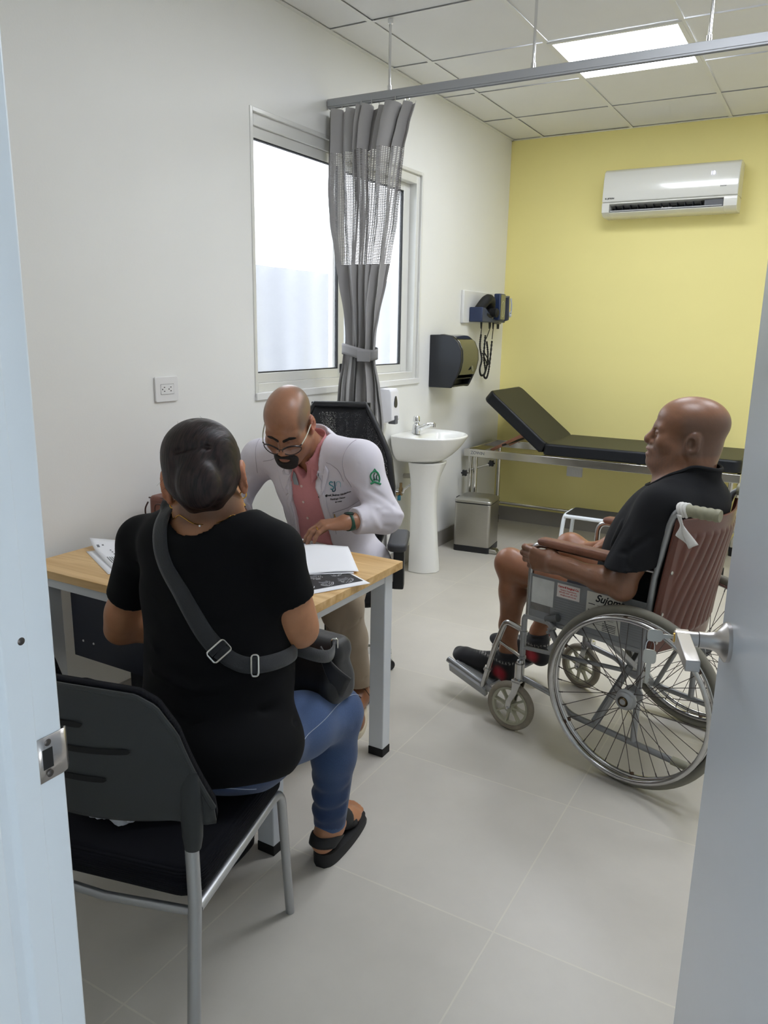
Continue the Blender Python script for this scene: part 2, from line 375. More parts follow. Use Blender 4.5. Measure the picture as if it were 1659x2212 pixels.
kr = MB(); kr.tube([Vector((kx-.002+.002*math.cos(t), .083+.036+.007*math.sin(t), kz-.020+.012*math.cos(t))) for t in np.linspace(0, 2*PI, 25)[:-1]], .0007, 6, closed=True)
ko = kr.build('key_ring', M_chrome); ko.matrix_world = dm; tag(ko, 'small wire ring joining the two door keys', 'ring')
# ================================================================ things on the walls
# ---- wall outlet plates
M_plate = mat('white plastic plate', (226,226,226), .35)
M_slot = mat('outlet slot', (40,40,44), .6)
def outlet(label, M, w, h, duplex):
    t = thing('wall_outlet', label, 'outlet'); t.matrix_world = M
    MB().prism(rrect(w, h, .008, 5), .009).build('cover_plate', M_plate, t, .002)
    if duplex:
        MB().prism(rrect(.070, .040, .003, 3), .0105).build('socket_block', M_plate, t, .0008)
        s = MB()
        for cxx in (-.017, .017):
            s.box(cxx-.002, cxx+.005, .006, .009, .0105, .0109); s.box(cxx-.002, cxx+.005, -.009, -.006, .0105, .0109)
            s.add([(cxx-.009+.0028*math.cos(a), .0028*math.sin(a), .0108) for a in np.linspace(0, 2*PI, 13)[:-1]], [tuple(range(12))])
        fr = [(-.0345,.0195),(.0345,.0195),(.0345,-.0195),(-.0345,-.0195)]
        s.tube([(x, y, .0103) for x, y in fr], .0006, 6, closed=True)
        s.build('slots', M_slot, t)
    else:
        for cxx in (-.024, 0, .024): MB().prism(rrect(.021, .034, .003, 3, cxx), .0105).build('module', M_plate, t, .001)
    return t
outlet('white double socket plate on the white wall above the desk', basis((0, 2.2525, 1.238), (0,1,0), (0,0,1)), .122, .098, True)
outlet('white blank outlet plate low on the yellow wall under the exam bed', basis((.645, ROOM_Y, .449), (1,0,0), (0,0,1)) @ Matrix.Rotation(0, 4, 'X'), .122, .076, False)
bpy.data.objects[-1] if False else None
for o in COL.objects:
    if o.name.startswith('wall_outlet') and o.location.y > 5: o.matrix_world = basis((.645, ROOM_Y, .449), (1,0,0), (0,0,1)) @ Matrix.Diagonal((1,1,1,1)); o.matrix_world = basis((.645, ROOM_Y, .449), (1,0,0), (0,0,1))

# ---- soap dispenser
t = thing('soap_dispenser', 'white soap dispenser on the wall beside the curtain, left of the sink', 'dispenser', (0, 3.965, 1.045))
M_soap = mat('white soap housing', (232,232,238), .25)
s = MB(); yz = [(0,.105),(.07,.105),(.083,.09),(.090,-.02),(.092,-.075),(.03,-.098),(0,-.098)]
s.loft([[Vector((x, y, z)) for x, z in yz] for y in (-.047, .047)])
s.build('housing', M_soap, t, .005)
win_p = [(-.0155*math.sin(a)*(1-.45*math.cos(a)), .034*math.cos(a)-.004) for a in np.linspace(0, 2*PI, 25)[:-1]]
MB().prism(win_p, .004, basis((.0885, .0, .033), (0,1,0), (0,0,1))).build('level_window', mat('dark smoked plastic', (52,52,56), .2), t)
bx('push_lever', mat('grey plastic', (96,98,104), .4), .05, .098, -.016, .018, -.100, -.050, t, .004)

# ---- paper towel dispenser
t = thing('towel_dispenser', 'black smoked paper towel dispenser on the wall above the sink', 'dispenser', (0, 4.70, 1.29))
M_towel = mat('black housing', (22,25,32), .35); M_smoke = mat('smoked glossy cover', (36,38,34), .06, spec=.7, coat=.6)
prof = [(0,.165),(.09,.168),(.15,.158),(.195,.125),(.222,.07),(.226,.01),(.214,-.05),(.190,-.105),(.168,-.150),(.158,-.166),(0,-.166)]
inner = [(0,.162),(.085,.165),(.085,-.163),(0,-.163)]
s = MB(); s.loft([[Vector((x, y, z)) for x, z in prof] for y in (-.14, -.118)]); s.loft([[Vector((x, y, z)) for x, z in prof] for y in (.118, .14)])
s.box(0, .12, -.118, .118, -.163, .163); s.build('housing', M_towel, t, .004)
cvr = [(.06,.1685),(.09,.1705),(.152,.1605),(.198,.127),(.2255,.071),(.2295,.01),(.2175,-.05),(.204,-.085),(.19,-.082),(.203,-.048),(.216,.01),(.212,.066),(.186,.115),(.147,.145),(.09,.155),(.06,.155)]
s = MB(); s.loft([[Vector((x, y, z)) for x, z in cvr] for y in (-.1185, .1185)]); cv = s.build('front_cover', M_smoke, t, .003)
sp_ = [(-.014*math.sin(a)*(1-.5*math.cos(a)), .03*math.cos(a)) for a in np.linspace(0, 2*PI, 21)[:-1]]
MB().prism(sp_, .003, basis((.2215, .04, -.036), (0,1,0), (-.2,0,1))).build('view_window', mat('olive grey plastic', (88,88,74), .3), cv)
s = MB(); s.box(.10, .185, -.118, .118, -.112, -.104); s.box(.10, .168, -.118, .118, -.160, -.150); s.build('outlet_lip', M_black, t, .002)
MB().box(.06,.19,-.1405,-.1395,-.03,-.024).build('seam', M_black, t)

# ---- wall diagnostic station
t = thing('diagnostic_station', 'white wall board with blood pressure gauge, cuff and coiled cords', 'medical device', (0, 5.36, 1.645))
bx('backboard', M_white, 0, .022, -.345, .345, -.11, .11, t, .006)
M_navy = mat('navy blue plastic', (38,52,84), .4); M_dcuff = mat('navy cuff fabric', (26,34,58), .85, sheen=.3)
s = MB(); cr = [(-.25,-.10),(.18,-.10),(.18,-.075),(-.05,-.075),(-.12,-.04),(-.19,-.005),(-.25,0.0)]
s.prism(cr, .10, basis((.022,0,0), (0,1,0), (0,0,1))); s.build('cradle', M_navy, t, .006)
s = MB(); s.tube(spline([(.07,-.20,-.02),(.11,-.16,.05),(.10,-.06,.045),(.08,-.02,-.02),(.09,-.09,-.06),(.09,-.17,-.045)],6), .035, 10); s.build('inflation_hose', M_rubber, t)
MB().lathe([(0,-.03),(.03,-.028),(.032,.02),(.02,.03),(0,.03)], basis((.135,-.07,-.035),(0,1,0),(0,0,1)),20).build('bulb', M_rubber, t)
g = bx('gauge', M_navy, .10, .15, -.005, .10, -.085, .10, t, .008)
bx('dial', mat('olive grey dial', (124,122,88), .35, bump=.1, bscale=200), .1501, .152, .008, .092, -.078, .094, g, .002)
s = MB(); arc = [(.1525, .05+.032*math.cos(a), -.005+.055*math.sin(a)) for a in np.linspace(-2.1, 2.4, 26)]; s.tube(arc, .0012, 5, False)
for a in np.linspace(-2.1, 2.4, 16): s.tube([(.1525,.05+.026*math.cos(a),-.005+.048*math.sin(a)),(.1525,.05+.032*math.cos(a),-.005+.055*math.sin(a))], .0007, 4)
s.tube([(.153,.04,-.05),(.153,.054,.035)], .0012, 5); s.build('scale', mat('dial print', (196,194,160), .5), g)
s = MB()
def cuff(u, v):
    a = u*2*PI; r = .055+.012*math.cos(a)**2; return (.10+.035*math.cos(a)*(1-.2*v)+.01*v, .20+.052*math.sin(a)*(1-.35*(v-.3)**2), .085-.165*v+.01*math.sin(a))
s.grid(cuff, 28, 14, True); s.add([cuff(i/28, 0) for i in range(28)], [tuple(range(28))]); s.add([cuff(i/28, 1) for i in range(28)], [tuple(range(28))]); s.build('cuff', M_dcuff, t)
s = MB(); s.tube(spline([(.150,.20,.075),(.155,.205,.03),(.153,.21,-.02),(.15,.20,-.05)],6), .006, 8); s.tube([(.155,.19+.018*math.cos(a),-.04+.018*math.sin(a)) for a in np.linspace(0,2*PI,17)[:-1]], .004, 7, closed=True); s.build('cuff_tube', mat('pale grey tube', (190,194,200), .35), t)
s = MB(); s.loft([[Vector((x,y,z)) for y,z in ((.115,.02),(.135,.03),(.165,-.02),(.15,-.11),(.11,-.11))] for x in (.06,.105)]); s.build('otoscope_holder', mat('grey olive plastic', (150,146,128), .4), t, .004)
for k in range(4): MB().cyl((.085,.118+.012*k,-.11),(.085,.118+.012*k,-.145), .0035, .002, 8).build('speculum', M_black, t)
def cord(pts, name='coiled_cord', r=.0065):
    P = spline(pts, 26); Q = []
    rad = []
    for i, p in enumerate(P): Q.append(p); rad.append(r*(1+.22*math.sin(i*1.6)))
    MB().tube(Q, rad, 9).build(name, M_rubber, t)
for y, yb, zb in ((-.13,-.10,-.20), (.03,.0,-.22), (.085,.12,-.22)): MB().tube(spline([(.07,y,-.10),(.07,y,-.13),(.06,(y+yb)/2,-.18),(.05,yb,zb)],6), .003, 6).build('cord_lead', M_rubber, t)
for y in (-.14,.01,.08): MB().cyl((.07,y,-.10),(.07,y,-.145),.008,.005,10).build('strain_relief', M_black, t)
cord([(.05,-.09,-.185),(.05,-.10,-.27),(.06,-.08,-.36),(.06,-.11,-.43),(.05,-.05,-.475),(.05,.02,-.45),(.05,-.02,-.34),(.05,-.01,-.19)])
cord([(.05,.02,-.235),(.05,.055,-.33),(.05,.04,-.42),(.05,.0,-.48),(.05,.05,-.495),(.05,.09,-.42),(.05,.12,-.23)])
cord([(.06,-.06,-.30),(.065,-.02,-.33),(.065,.04,-.375),(.065,.02,-.40),(.065,-.04,-.35),(.06,-.075,-.315)], 'cable_loop', .004)

# ---- split air conditioner
t = thing('air_conditioner', 'white split air conditioner high on the yellow wall', 'air conditioner', (1.178, ROOM_Y, 2.408))
M_ac = mat('white glossy plastic', (226,226,220), .18, coat=.3); M_acd = mat('air outlet dark', (26,27,30), .6)
hw = .425
prof = [(0,.152),(-.12,.152),(-.16,.147),(-.185,.13),(-.198,.09),(-.205,.0),(-.207,-.055),(-.203,-.062)]
s = MB(); s.loft([[Vector((x, y, z)) for y, z in prof+[(0,-.062)]] for x in (-hw, hw)]); s.build('front_cover', M_ac, t, .005)
low = [(0,-.064),(-.200,-.064),(-.203,-.072)]; 
s = MB(); body = [(0,-.064),(-.2,-.064),(-.204,-.08),(-.200,-.125),(-.17,-.148),(-.1,-.154),(0,-.150)]
ow0, ow1 = -.375, .345
for x0, x1 in ((-hw, ow0), (ow1, hw)): s.loft([[Vector((x, y, z)) for y, z in body] for x in (x0, x1)])
s.loft([[Vector((x, y, z)) for y, z in ((0,-.064),(-.2,-.064),(-.203,-.074),(-.19,-.076),(-.10,-.09),(0,-.09))] for x in (ow0, ow1)])
s.loft([[Vector((x, y, z)) for y, z in ((0,-.12),(-.10,-.128),(-.196,-.126),(-.199,-.130),(-.17,-.148),(-.1,-.154),(0,-.150))] for x in (ow0, ow1)]); s.build('chassis', M_ac, t, .002)
s = MB(); s.box(ow0, ow1, -.10, -.095, -.128, -.088); s.build('air_duct', M_acd, t)
for k in range(14): bx('vane', M_acd, ow0+.03+k*.05, ow0+.033+k*.05, -.165, -.11, -.122, -.082, t)
bx('side_shade', mat('mid grey vent', (92,94,98), .5), ow1-.115, ow1-.004, -.185, -.18, -.122, -.078, t)
lo = MB(); lo.box(ow0+.006, ow1-.006, -.203, -.165, -.1235, -.116); lo.build('louver', mat('louver grey', (176,178,182), .3), t, .002)
text('brand_print', 'EL JETSON', .013, M_ink, basis((-.405, -.2075, -.040), (1,0,0), (0,0,1)), t, 'LEFT', bold=.0005)
text('inverter_print', 'Inverter', .012, M_ink, basis((.335, -.2065, -.005), (1,0,0), (0,0,1)), t, 'CENTER', shear=.3)
text('display', '18', .030, emit('lit digits', (214,214,255), 1.6), basis((.265, -.2035, .075), (1,0,0), (0,.08,1)), t, 'CENTER')
text('louver_print', 'Inverter', .02, mat('white print', (235,235,238), .5), basis((0, -.2035, -.117), (1,0,0), (0,0,1)), lo and t, 'CENTER', shear=.3)

# ---- curtain rail hung from the ceiling
RY = 3.392; RZ = 2.520
t = thing('curtain_rail', 'long silver curtain rail hung from the ceiling on thin rods', 'rail', (0, RY, RZ))
r = MB(); r.box(.004, ROOM_X-.01, -.011, .011, -.004, .030); r.box(.004, ROOM_X-.01, -.011, -.006, -.012, -.004); r.box(.004, ROOM_X-.01, .006, .011, -.012, -.004)
r.build('track', mat('anodised track', (168,170,173), .55, .35), t, .002)
for x in (.341, 1.029, 1.715, 2.40):
    MB().cyl((x, 0, .030), (x, 0, ROOM_Z-RZ-.003), .0062, n=12).build('drop_rod', M_chrome, t)
    MB().cyl((x,0,.030),(x,0,.05),.010,n=12).build('rod_socket', M_chrome, t); MB().cyl((x,0,ROOM_Z-RZ-.022),(x,0,ROOM_Z-RZ-.003),.012,n=12).build('rod_flange', M_chrome, t)

# ---- grey cubicle curtain
def curtain_mat():
    m = mat('grey curtain cloth', (164,162,161), .75, sheen=.25, bump=.05, bscale=300); return m
def mesh_mat():
    m = bpy.data.materials.new('curtain netting'); m.use_nodes = True; nt = m.node_tree; N, L = nt.nodes, nt.links; b = N['Principled BSDF']
    b.inputs['Base Color'].default_value = (*s2l((164,162,161)), 1); b.inputs['Roughness'].default_value = .75
    uv = N.new('ShaderNodeUVMap'); sx = N.new('ShaderNodeSeparateXYZ'); L.new(uv.outputs[0], sx.inputs[0])
    def frac(sock, mul, lo):
        a = N.new('ShaderNodeMath'); a.operation = 'MULTIPLY'; a.inputs[1].default_value = mul; L.new(sock, a.inputs[0])
        f = N.new('ShaderNodeMath'); f.operation = 'FRACT'; L.new(a.outputs[0], f.inputs[0])
        g = N.new('ShaderNodeMath'); g.operation = 'GREATER_THAN'; g.inputs[1].default_value = lo; L.new(f.outputs[0], g.inputs[0]); return g.outputs[0]
    fx = frac(sx.outputs[0], 62., .42); fy = frac(sx.outputs[1], 70., .55)
    mu = N.new('ShaderNodeMath'); mu.operation = 'MULTIPLY'; L.new(fx, mu.inputs[0]); L.new(fy, mu.inputs[1])
    tr = N.new('ShaderNodeBsdfTransparent'); mx = N.new('ShaderNodeMixShader'); L.new(mu.outputs[0], mx.inputs[0]); L.new(b.outputs[0], mx.inputs[1]); L.new(tr.outputs[0], mx.inputs[2])
    L.new(mx.outputs[0], N['Material Output'].inputs[0]); return m
ct = thing('curtain', 'grey cubicle curtain with a netting band, tied back beside the window', 'curtain', (0, RY, 0))
# edges of the gathered cloth by height: (z, left x, right x, fold depth)
CP = [(2.497,.012,.478,.048),(2.40,.010,.448,.056),(2.30,.006,.425,.058),(2.15,.008,.410,.056),(2.0,.026,.388,.052),(1.85,.052,.358,.046),(1.70,.072,.338,.042),(1.55,.094,.315,.038),(1.42,.108,.296,.034),(1.37,.102,.290,.032),(1.32,.100,.290,.033),(1.2,.085,.31,.042),(1.0,.070,.335,.055),(.7,.06,.36,.06),(.35,.055,.38,.06)]
def cprof(z):
    for i in range(len(CP)-1):
        if CP[i][0] >= z >= CP[i+1][0]:
            t = (CP[i][0]-z)/(CP[i][0]-CP[i+1][0]); t = t*t*(3-2*t)*.5+t*.5; return [CP[i][k]*(1-t)+CP[i+1][k]*t for k in (1,2,3)]
    return CP[-1][1:]
NF = 8
def cpt(u, z):
    l, r, d = cprof(z)
    un = u + .028*math.sin(u*11+1) + .012*math.sin(u*29)
    ph = un*NF*2*PI; top = min(1, max(0, (z-2.2)/.3)); dr = .6+.4*math.sin(u*17+.6)
    droop = -.016*top*(1-math.cos(ph))*.5 - (.02*max(0,(u-.55))*top if False else 0)
    x = l+(r-l)*u + .012*math.sin(ph*2+z*2)*(r-l)*2 + .35*d*math.sin(ph+.8)*.35
    y = -d*math.cos(ph)*dr + .012*math.sin(u*23+z*5) + .01*math.sin(z*9+u*4)
    return Vector((x, y, z+droop))
def cpart(name, z0, z1, m, nv, uv=False):
    nu = 260; s = MB(); s.grid(lambda u, v: cpt(u, z0+(z1-z0)*v), nu, nv)
    o = s.build(name, m, ct, smooth=True, angle=180)
    if uv:
        L = o.data.uv_layers.new(name='UVMap'); 
        for lp in o.data.loops:
            i = lp.vertex_index; L.data[lp.index].uv = (i % nu/(nu-1)*1.9, (i//nu)/(nv-1))
    return o
CM = curtain_mat()
cpart('top_band', 2.497, 2.309, CM, 16); cpart('netting', 2.309, 1.791, mesh_mat(), 40, True); cpart('lower_cloth', 1.791, .35, CM, 70)
tb = MB()
def tie(u, v):
    a = u*2*PI; x = .196+.100*math.cos(a)*(1+.02*math.sin(a*3)); y = .050*math.sin(a)-.004; return (x, y, 1.345+.03*math.cos(a)*-.35+v*.052+.006*math.sin(2*a))
tb.grid(tie, 48, 5, True); tb.build('tieback', mat('shade-darkened curtain cloth', (132,130,130), .8), ct, solid=.004)  # same cloth as the curtain, its colour darkened to offset the lamp light
bx('tie_tab', MATS['shade-darkened curtain cloth'], .215, .290, -.060, -.054, 1.325, 1.378, ct, .002)
for k in range(11):
    u = (k+.5)/11.; p = cpt(u, 2.497)
    MB().tube([(p.x+.004*math.cos(a)*.4, p.y*.35, 2.508+.011*math.sin(a)+.0*a) for a in np.linspace(0, 2*PI, 13)[:-1]], .0012, 6, closed=True).build('hook', M_chrome, ct)
# ================================================================ sink, bin, exam bed, stool
M_cer = mat('white ceramic', (236,236,233), .08, spec=.6, coat=.3)
t = thing('sink', 'white ceramic pedestal sink with push tap against the left wall', 'sink', (0, 4.235, 0))
def sring(x_front, hw, z, x0=.0, n=44, sq=2.4, sharp=1.0):
    out = []
    xc = x0+(x_front-x0)*.42
    for k in range(n):
        a = 2*PI*k/n; c, s_ = math.cos(a), math.sin(a)
        if c >= 0: x = xc+(x_front-xc)*abs(c)**(2/2.1); y = hw*(1 if s_ > 0 else -1)*abs(s_)**(2/2.1)
        else: x = xc-(xc-x0)*abs(c)**(2/7); y = hw*(1 if s_ > 0 else -1)*abs(s_)**(2/3.0)
        out.append(Vector((x, y, z)))
    return out
rings = [sring(.20,.075,.690), sring(.26,.13,.700), sring(.325,.19,.745), sring(.375,.222,.80), sring(.402,.236,.842), sring(.412,.242,.858), sring(.412,.242,.864), sring(.404,.236,.869)]
def iring(xf, hw, z, x0): return [p for p in sring(xf, hw, z, x0)]
rings += [iring(.392,.226,.868,.03), iring(.380,.205,.858,.115), iring(.37,.195,.835,.122), iring(.345,.17,.79,.13), iring(.29,.11,.758,.155), iring(.22,.04,.752,.18)]
s = MB(); s.loft(rings); ba = s.build('basin', M_cer, t, subsurf=1, angle=180)
MB().lathe([(0,0),(.02,0),(.02,.003),(.012,.004),(0,.003)], Matrix.Translation((.2,0,.7515)), 20).build('drain', M_chrome, ba)
ped = []
for z, xf, hw, xb in ((0,.268,.096,.10),(.03,.266,.094,.10),(.2,.25,.088,.10),(.4,.236,.083,.10),(.52,.236,.086,.10),(.60,.25,.098,.10),(.66,.272,.118,.10),(.70,.288,.132,.10)):
    ring = [Vector((xb, hw*.92, z)), Vector((xb+.02, hw, z)), Vector((xf-.075, hw*.98, z)), Vector((xf-.03, hw*.72, z)), Vector((xf-.012, hw*.42, z)), Vector((xf-.004, hw*.34, z)), Vector((xf, hw*.2, z))]
    ped.append(ring+[Vector((p.x, -p.y, p.z)) for p in ring[::-1]])
s = MB(); s.loft(ped); s.build('pedestal', M_cer, t, .006, angle=60)
tp = MB(); tp.lathe([(.0,0),(.028,0),(.027,.012),(.022,.05),(.019,.058),(.013,.062),(.013,.07),(.0,.07)], Matrix.Translation((.088,0,.862)), 24); tp.tube(spline([(.09,0,.885),(.13,0,.905),(.18,0,.925),(.208,0,.927)],6), [.019]*6+[.016]*6+[.012]*7, 14); tp.cyl((.208,0,.934),(.208,0,.910),.011,n=14)
fa = tp.build('faucet', M_chrome, t)
MB().lathe([(0,0),(.020,0),(.0215,.006),(.0205,.030),(.016,.036),(0,.037)], Matrix.Translation((.088,0,.934)), 24).build('push_knob', M_chrome, fa)
p = MB(); p.tube(fillet([(0,-.085,.50),(.055,-.085,.50),(.055,-.085,.52),(.10,-.06,.56),(.13,-.03,.66)], .02), .008, 10); p.cyl((0,-.085,.50),(.012,-.085,.50),.022,n=16); p.build('supply_hose', M_chrome, t)
v = MB(); v.cyl((.035,-.085,.482),(.035,-.085,.53),.012,n=12); v.cyl((.035,-.085,.53),(.035,-.085,.56),.009,n=12); v.cyl((.03,-.12,.495),(.03,-.09,.495),.010,n=12); v.build('stop_valve', mat('aged brass', (150,128,92), .35, .9), t)
bx('valve_tag', mat('teal tag', (30,110,130), .5), .026, .042, -.112, -.094, .452, .484, t, .003)
p = MB(); p.tube(fillet([(0,.02,.585),(.10,.0,.60),(.14,0,.60),(.16,0,.69)], .03), .016, 12); p.build('trap', mat('grey pvc', (196,192,180), .5), t)

# ---- pedal bin
t = thing('pedal_bin', 'stainless pedal bin with black base between sink and exam bed', 'bin', (.128, 4.752, 0), math.radians(6.5))
def rbox(name, m, w, d, z0, z1, r, par, bev=.002, taper=0): 
    q = MB(); P0 = rrect(w, d, r, 5, w/2 if True else 0, d/2)
    q.prism([(x, y) for x, y in P0], z1-z0, Matrix.Translation((0,0,z0))); return q.build(name, m, par, bev)
rbox('base', M_black, .258, .236, 0, .042, .022, t)
rbox('body', M_steel, .256, .234, .042, .338, .022, t)
rbox('liner_rim', M_black, .250, .228, .338, .345, .022, t)
li = MB(); P0 = rrect(.262, .240, .026, 5, .129, .117); P1 = rrect(.20, .18, .03, 5, .129, .117)
li.loft([[Vector((x,y,.345)) for x,y in P0],[Vector((x,y,.362)) for x,y in P0],[Vector((x,y,.378)) for x,y in P1]]); li.build('lid', mat('satin steel lid', (190,189,184), .3, 1.), t, .004)
bx('hinge_cover', M_black, -.018, .004, .09, .15, .27, .36, t, .004)
pd = MB(); pd.loft([[Vector((x,y,z)) for x,z in ((.235,.004),(.295,.0035),(.312,.012),(.30,.030),(.25,.034),(.235,.03))] for y in (.012,.080)]); pd.build('pedal', mat('satin steel lid', (190,189,184), .3, 1.), t, .004)

# ---- exam bed
BX0, BX1, BY0, BY1 = .030, 1.86, 5.10, 5.70
t = thing('exam_bed', 'black padded exam bed with raised backrest on a steel frame by the yellow wall', 'exam bed', (BX0, BY0, 0))
L = BX1-BX0; D = BY1-BY0
M_bed = mat('black vinyl', (17,20,26), .42, spec=.4, bump=.05, bscale=90)
f = MB()
for y in (0, D-.026): f.box(0, L, y, y+.026, .606, .660)
for x in (0, .56, 1.2, L-.026): f.box(x, x+.026, .026, D-.026, .610, .658)
fr = f.build('frame', mat('polished steel', (204,202,196), .16, 1.), t, .003)
M_pol = MATS['polished steel']
text('frame_print', 'ZOWIN', .030, M_greyink, basis((.105, -.0006, .634), (1,0,0), (0,0,1)), fr, 'CENTER', bold=.0006)
for x, y in ((.045,.018),(.085,.018),(.045,D-.018),(L-.05,.018),(L-.05,D-.018)):
    l = MB(); l.cyl((x, y, .04), (x, y, .606), .0155, n=16); lg = l.build('leg', M_pol, t)
    MB().cyl((x, y, 0), (x, y, .062), .019, n=16).build('foot_cap', M_rubber, lg)
b_ = MB(); b_.cyl((.06,D-.018,.165),(L-.05,D-.018,.165),.011,n=14); b_.cyl((.06,.018,.165),(.06,D-.018,.165),.011,n=14); b_.cyl((L-.05,.018,.165),(L-.05,D-.018,.165),.011,n=14); b_.build('lower_rail', M_pol, t)
def pad(name, M, Lx, Dy, th, parent):
    q = MB(); q.prism(rrect(Lx, Dy, .05, 6, Lx/2, Dy/2), th, M); o = q.build(name, M_bed, parent, .014, seg=3, angle=50); return o
pad('seat_pad', Matrix.Translation((.575, .0, .664)), L-.575, D, .082, t)
ang = math.radians(38.5); PM = Matrix.Translation((.565, 0, .672)) @ Matrix.Rotation(PI, 4, 'Z') @ Matrix.Rotation(-ang, 4, 'Y') @ Matrix.Translation((0,-D,0))
pad('backrest_pad', PM, .56, D, .082, t)
q = MB(); q.box(.02,.54,-D+.05,-.05,-.012,-.001, PM @ Matrix.Translation((0,D,0))); q.build('backrest_board', M_black, t)
q = MB(); q.beam((.16,.12,.645),(.42,.12,.79),.012,.022); q.build('ratchet_strut', mat('copper tinted strut', (176,128,108), .3, .8), t, .001); MB().beam((.16,D-.12,.645),(.42,D-.12,.79),.012,.022).build('ratchet_strut', MATS['copper tinted strut'], t, .001)
q = MB(); q.cyl((.27,.06,.70),(.27,D-.06,.70),.008,n=10); q.build('strut_bar', M_black, t)
def knob(x, y, z, ax):
    k = MB(); pr_ = [(r*math.cos(a), r*math.sin(a)) for a in np.linspace(0,2*PI,49)[:-1] for r in [.021+.004*math.cos(a*6)]]
    k.prism(pr_, .024, basis((x,y,z), (1,0,0) if ax == 'y' else (0,1,0), (0,0,1))); k.build('knob', M_black, t, .003)
knob(.030,-.03,.49,'y'); knob(.20,.05,.565,'y')
q = MB(); q.cyl((.045,.018,.49),(.03,-.012,.49),.006,n=10); q.cyl((.06,.018,.51),(.20,.05,.565),.007,n=10); q.build('knob_arm', M_pol, t)

# ---- step stool
t = thing('step_stool', 'low white step stool with black ribbed top in front of the exam bed', 'stool', (.925, 4.655, 0))
q = MB(); w, d, h = .40, .215, .385
for x in (0, w-.0): 
    q.tube(fillet([(x-.03 if x == 0 else x+.03, -.02, .0), (x, 0, h-.014), (x, d, h-.014), (x-.03 if x == 0 else x+.03, d+.02, 0)], .05), .0125, 12)
q.cyl((0,.0,h-.016),(w,.0,h-.016),.0125,n=12); q.cyl((0,d,h-.016),(w,d,h-.016),.0125,n=12); q.cyl((-.025,-.016,.09),(w+.025,-.016,.09),.010,n=12); q.cyl((-.025,d+.016,.09),(w+.025,d+.016,.09),.010,n=12)
q.build('frame', mat('white enamel tube', (226,232,238), .3), t)
q = MB(); q.prism(rrect(w-.012, d+.004, .02, 4, w/2, d/2), .012, Matrix.Translation((0,0,h-.012))); q.build('tread', stripes(mat('ribbed black rubber', (22,22,23), .6), 'Y', 40, .5), t, .003)
# ================================================================ desk, papers, bag
TX0, TX1, TY0, TY1, TZ = .070, 1.090, 1.520, 2.235, .715
def wood_mat():
    m = mat('light oak laminate', (214,178,122), .42); nt, N, L, b = nodes(m)
    tc = N.new('ShaderNodeTexCoord'); mp = N.new('ShaderNodeMapping'); mp.inputs['Scale'].default_value = (1.2, 16, 16); L.new(tc.outputs['Object'], mp.inputs['Vector'])
    n = N.new('ShaderNodeTexNoise'); n.inputs['Scale'].default_value = 2.2; n.inputs['Detail'].default_value = 6; n.inputs['Distortion'].default_value = .6; L.new(mp.outputs[0], n.inputs['Vector'])
    cr = N.new('ShaderNodeValToRGB'); e = cr.color_ramp.elements; e[0].position = .3; e[0].color = (*s2l((196,154,96)), 1); e[1].position = .68; e[1].color = (*s2l((226,192,138)), 1)
    L.new(n.outputs['Fac'], cr.inputs[0]); L.new(cr.outputs[0], b.inputs['Base Color']); return m
t = thing('desk', 'light oak desk with white steel legs and dark modesty panel', 'desk', (0, 0, 0))
bx('desktop', wood_mat(), TX0, TX1, TY0, TY1, TZ-.027, TZ, t, .0015)
M_legw = mat('white steel leg', (222,226,230), .35)
fr = MB()
for y in (TY0+.025, TY1-.055): fr.box(TX0+.03, TX1-.03, y, y+.025, TZ-.067, TZ-.028)
for x in (TX0+.03, TX1-.034-.022): fr.box(x, x+.025, TY0+.05, TY1-.055, TZ-.067, TZ-.028)
fr.build('frame', M_legw, t, .002)
for x in (TX0+.025, TX1-.085):
    for y in (1.543, 2.165):
        l = bx('leg', M_legw, x, x+.058, y, y+.050, .03, TZ-.027, t, .003)
        bx('foot_cap', M_rubber, x-.0005, x+.0585, y-.0005, y+.0505, .0, .03, l, .001)
M_mod = mat('dark navy panel', (34,38,52), .5)
mp_ = bx('modesty_panel', M_mod, .187, TX1-.19, 1.600, 1.612, .398, TZ-.03, t, .002)
for x in (.235, .285, .70, .76): MB().lathe([(0,.002),(.003,.0018),(.0042,0)], basis((x,1.600,.459),(1,0,0),(0,0,1)), 12).build('screw', M_plate, mp_)
bx('dark_box', stripes(mat('black perforated box', (26,28,34), .6), 'X', 60), .432, .80, 1.615, 1.66, .20, .398, t, .004)  # stand-in box for an unidentified dark shape under the desk

def sheet(name, label, P, dx, dy, w, h, curl=None, z=TZ+.0012, cat='paper', group=None, m=M_paper, n=14, th=.0006):
    dx = Vector((*dx, 0)).normalized(); dy = Vector((*dy, 0)); dy = (dy-dx*dy.dot(dx)).normalized()
    def fn(u, v):
        p = Vector((*P, z))+dx*w*u+dy*h*v; p.z += (curl(u, v) if curl else 0); return p
    o = MB().grid(fn, n, n).build(name, m, None, solid=th); return tag(o, label, cat, group), dx, dy, fn
def marks(parent, fn, items, m, lift=.0009, name='print'):
    s = MB()
    for (u0, u1, v0, v1) in items:
        nu = 6; s.grid(lambda a, b: fn(u0+(u1-u0)*a, v0+(v1-v0)*b)+Vector((0,0,lift)), nu, 3)
    return s.build(name, m, parent)
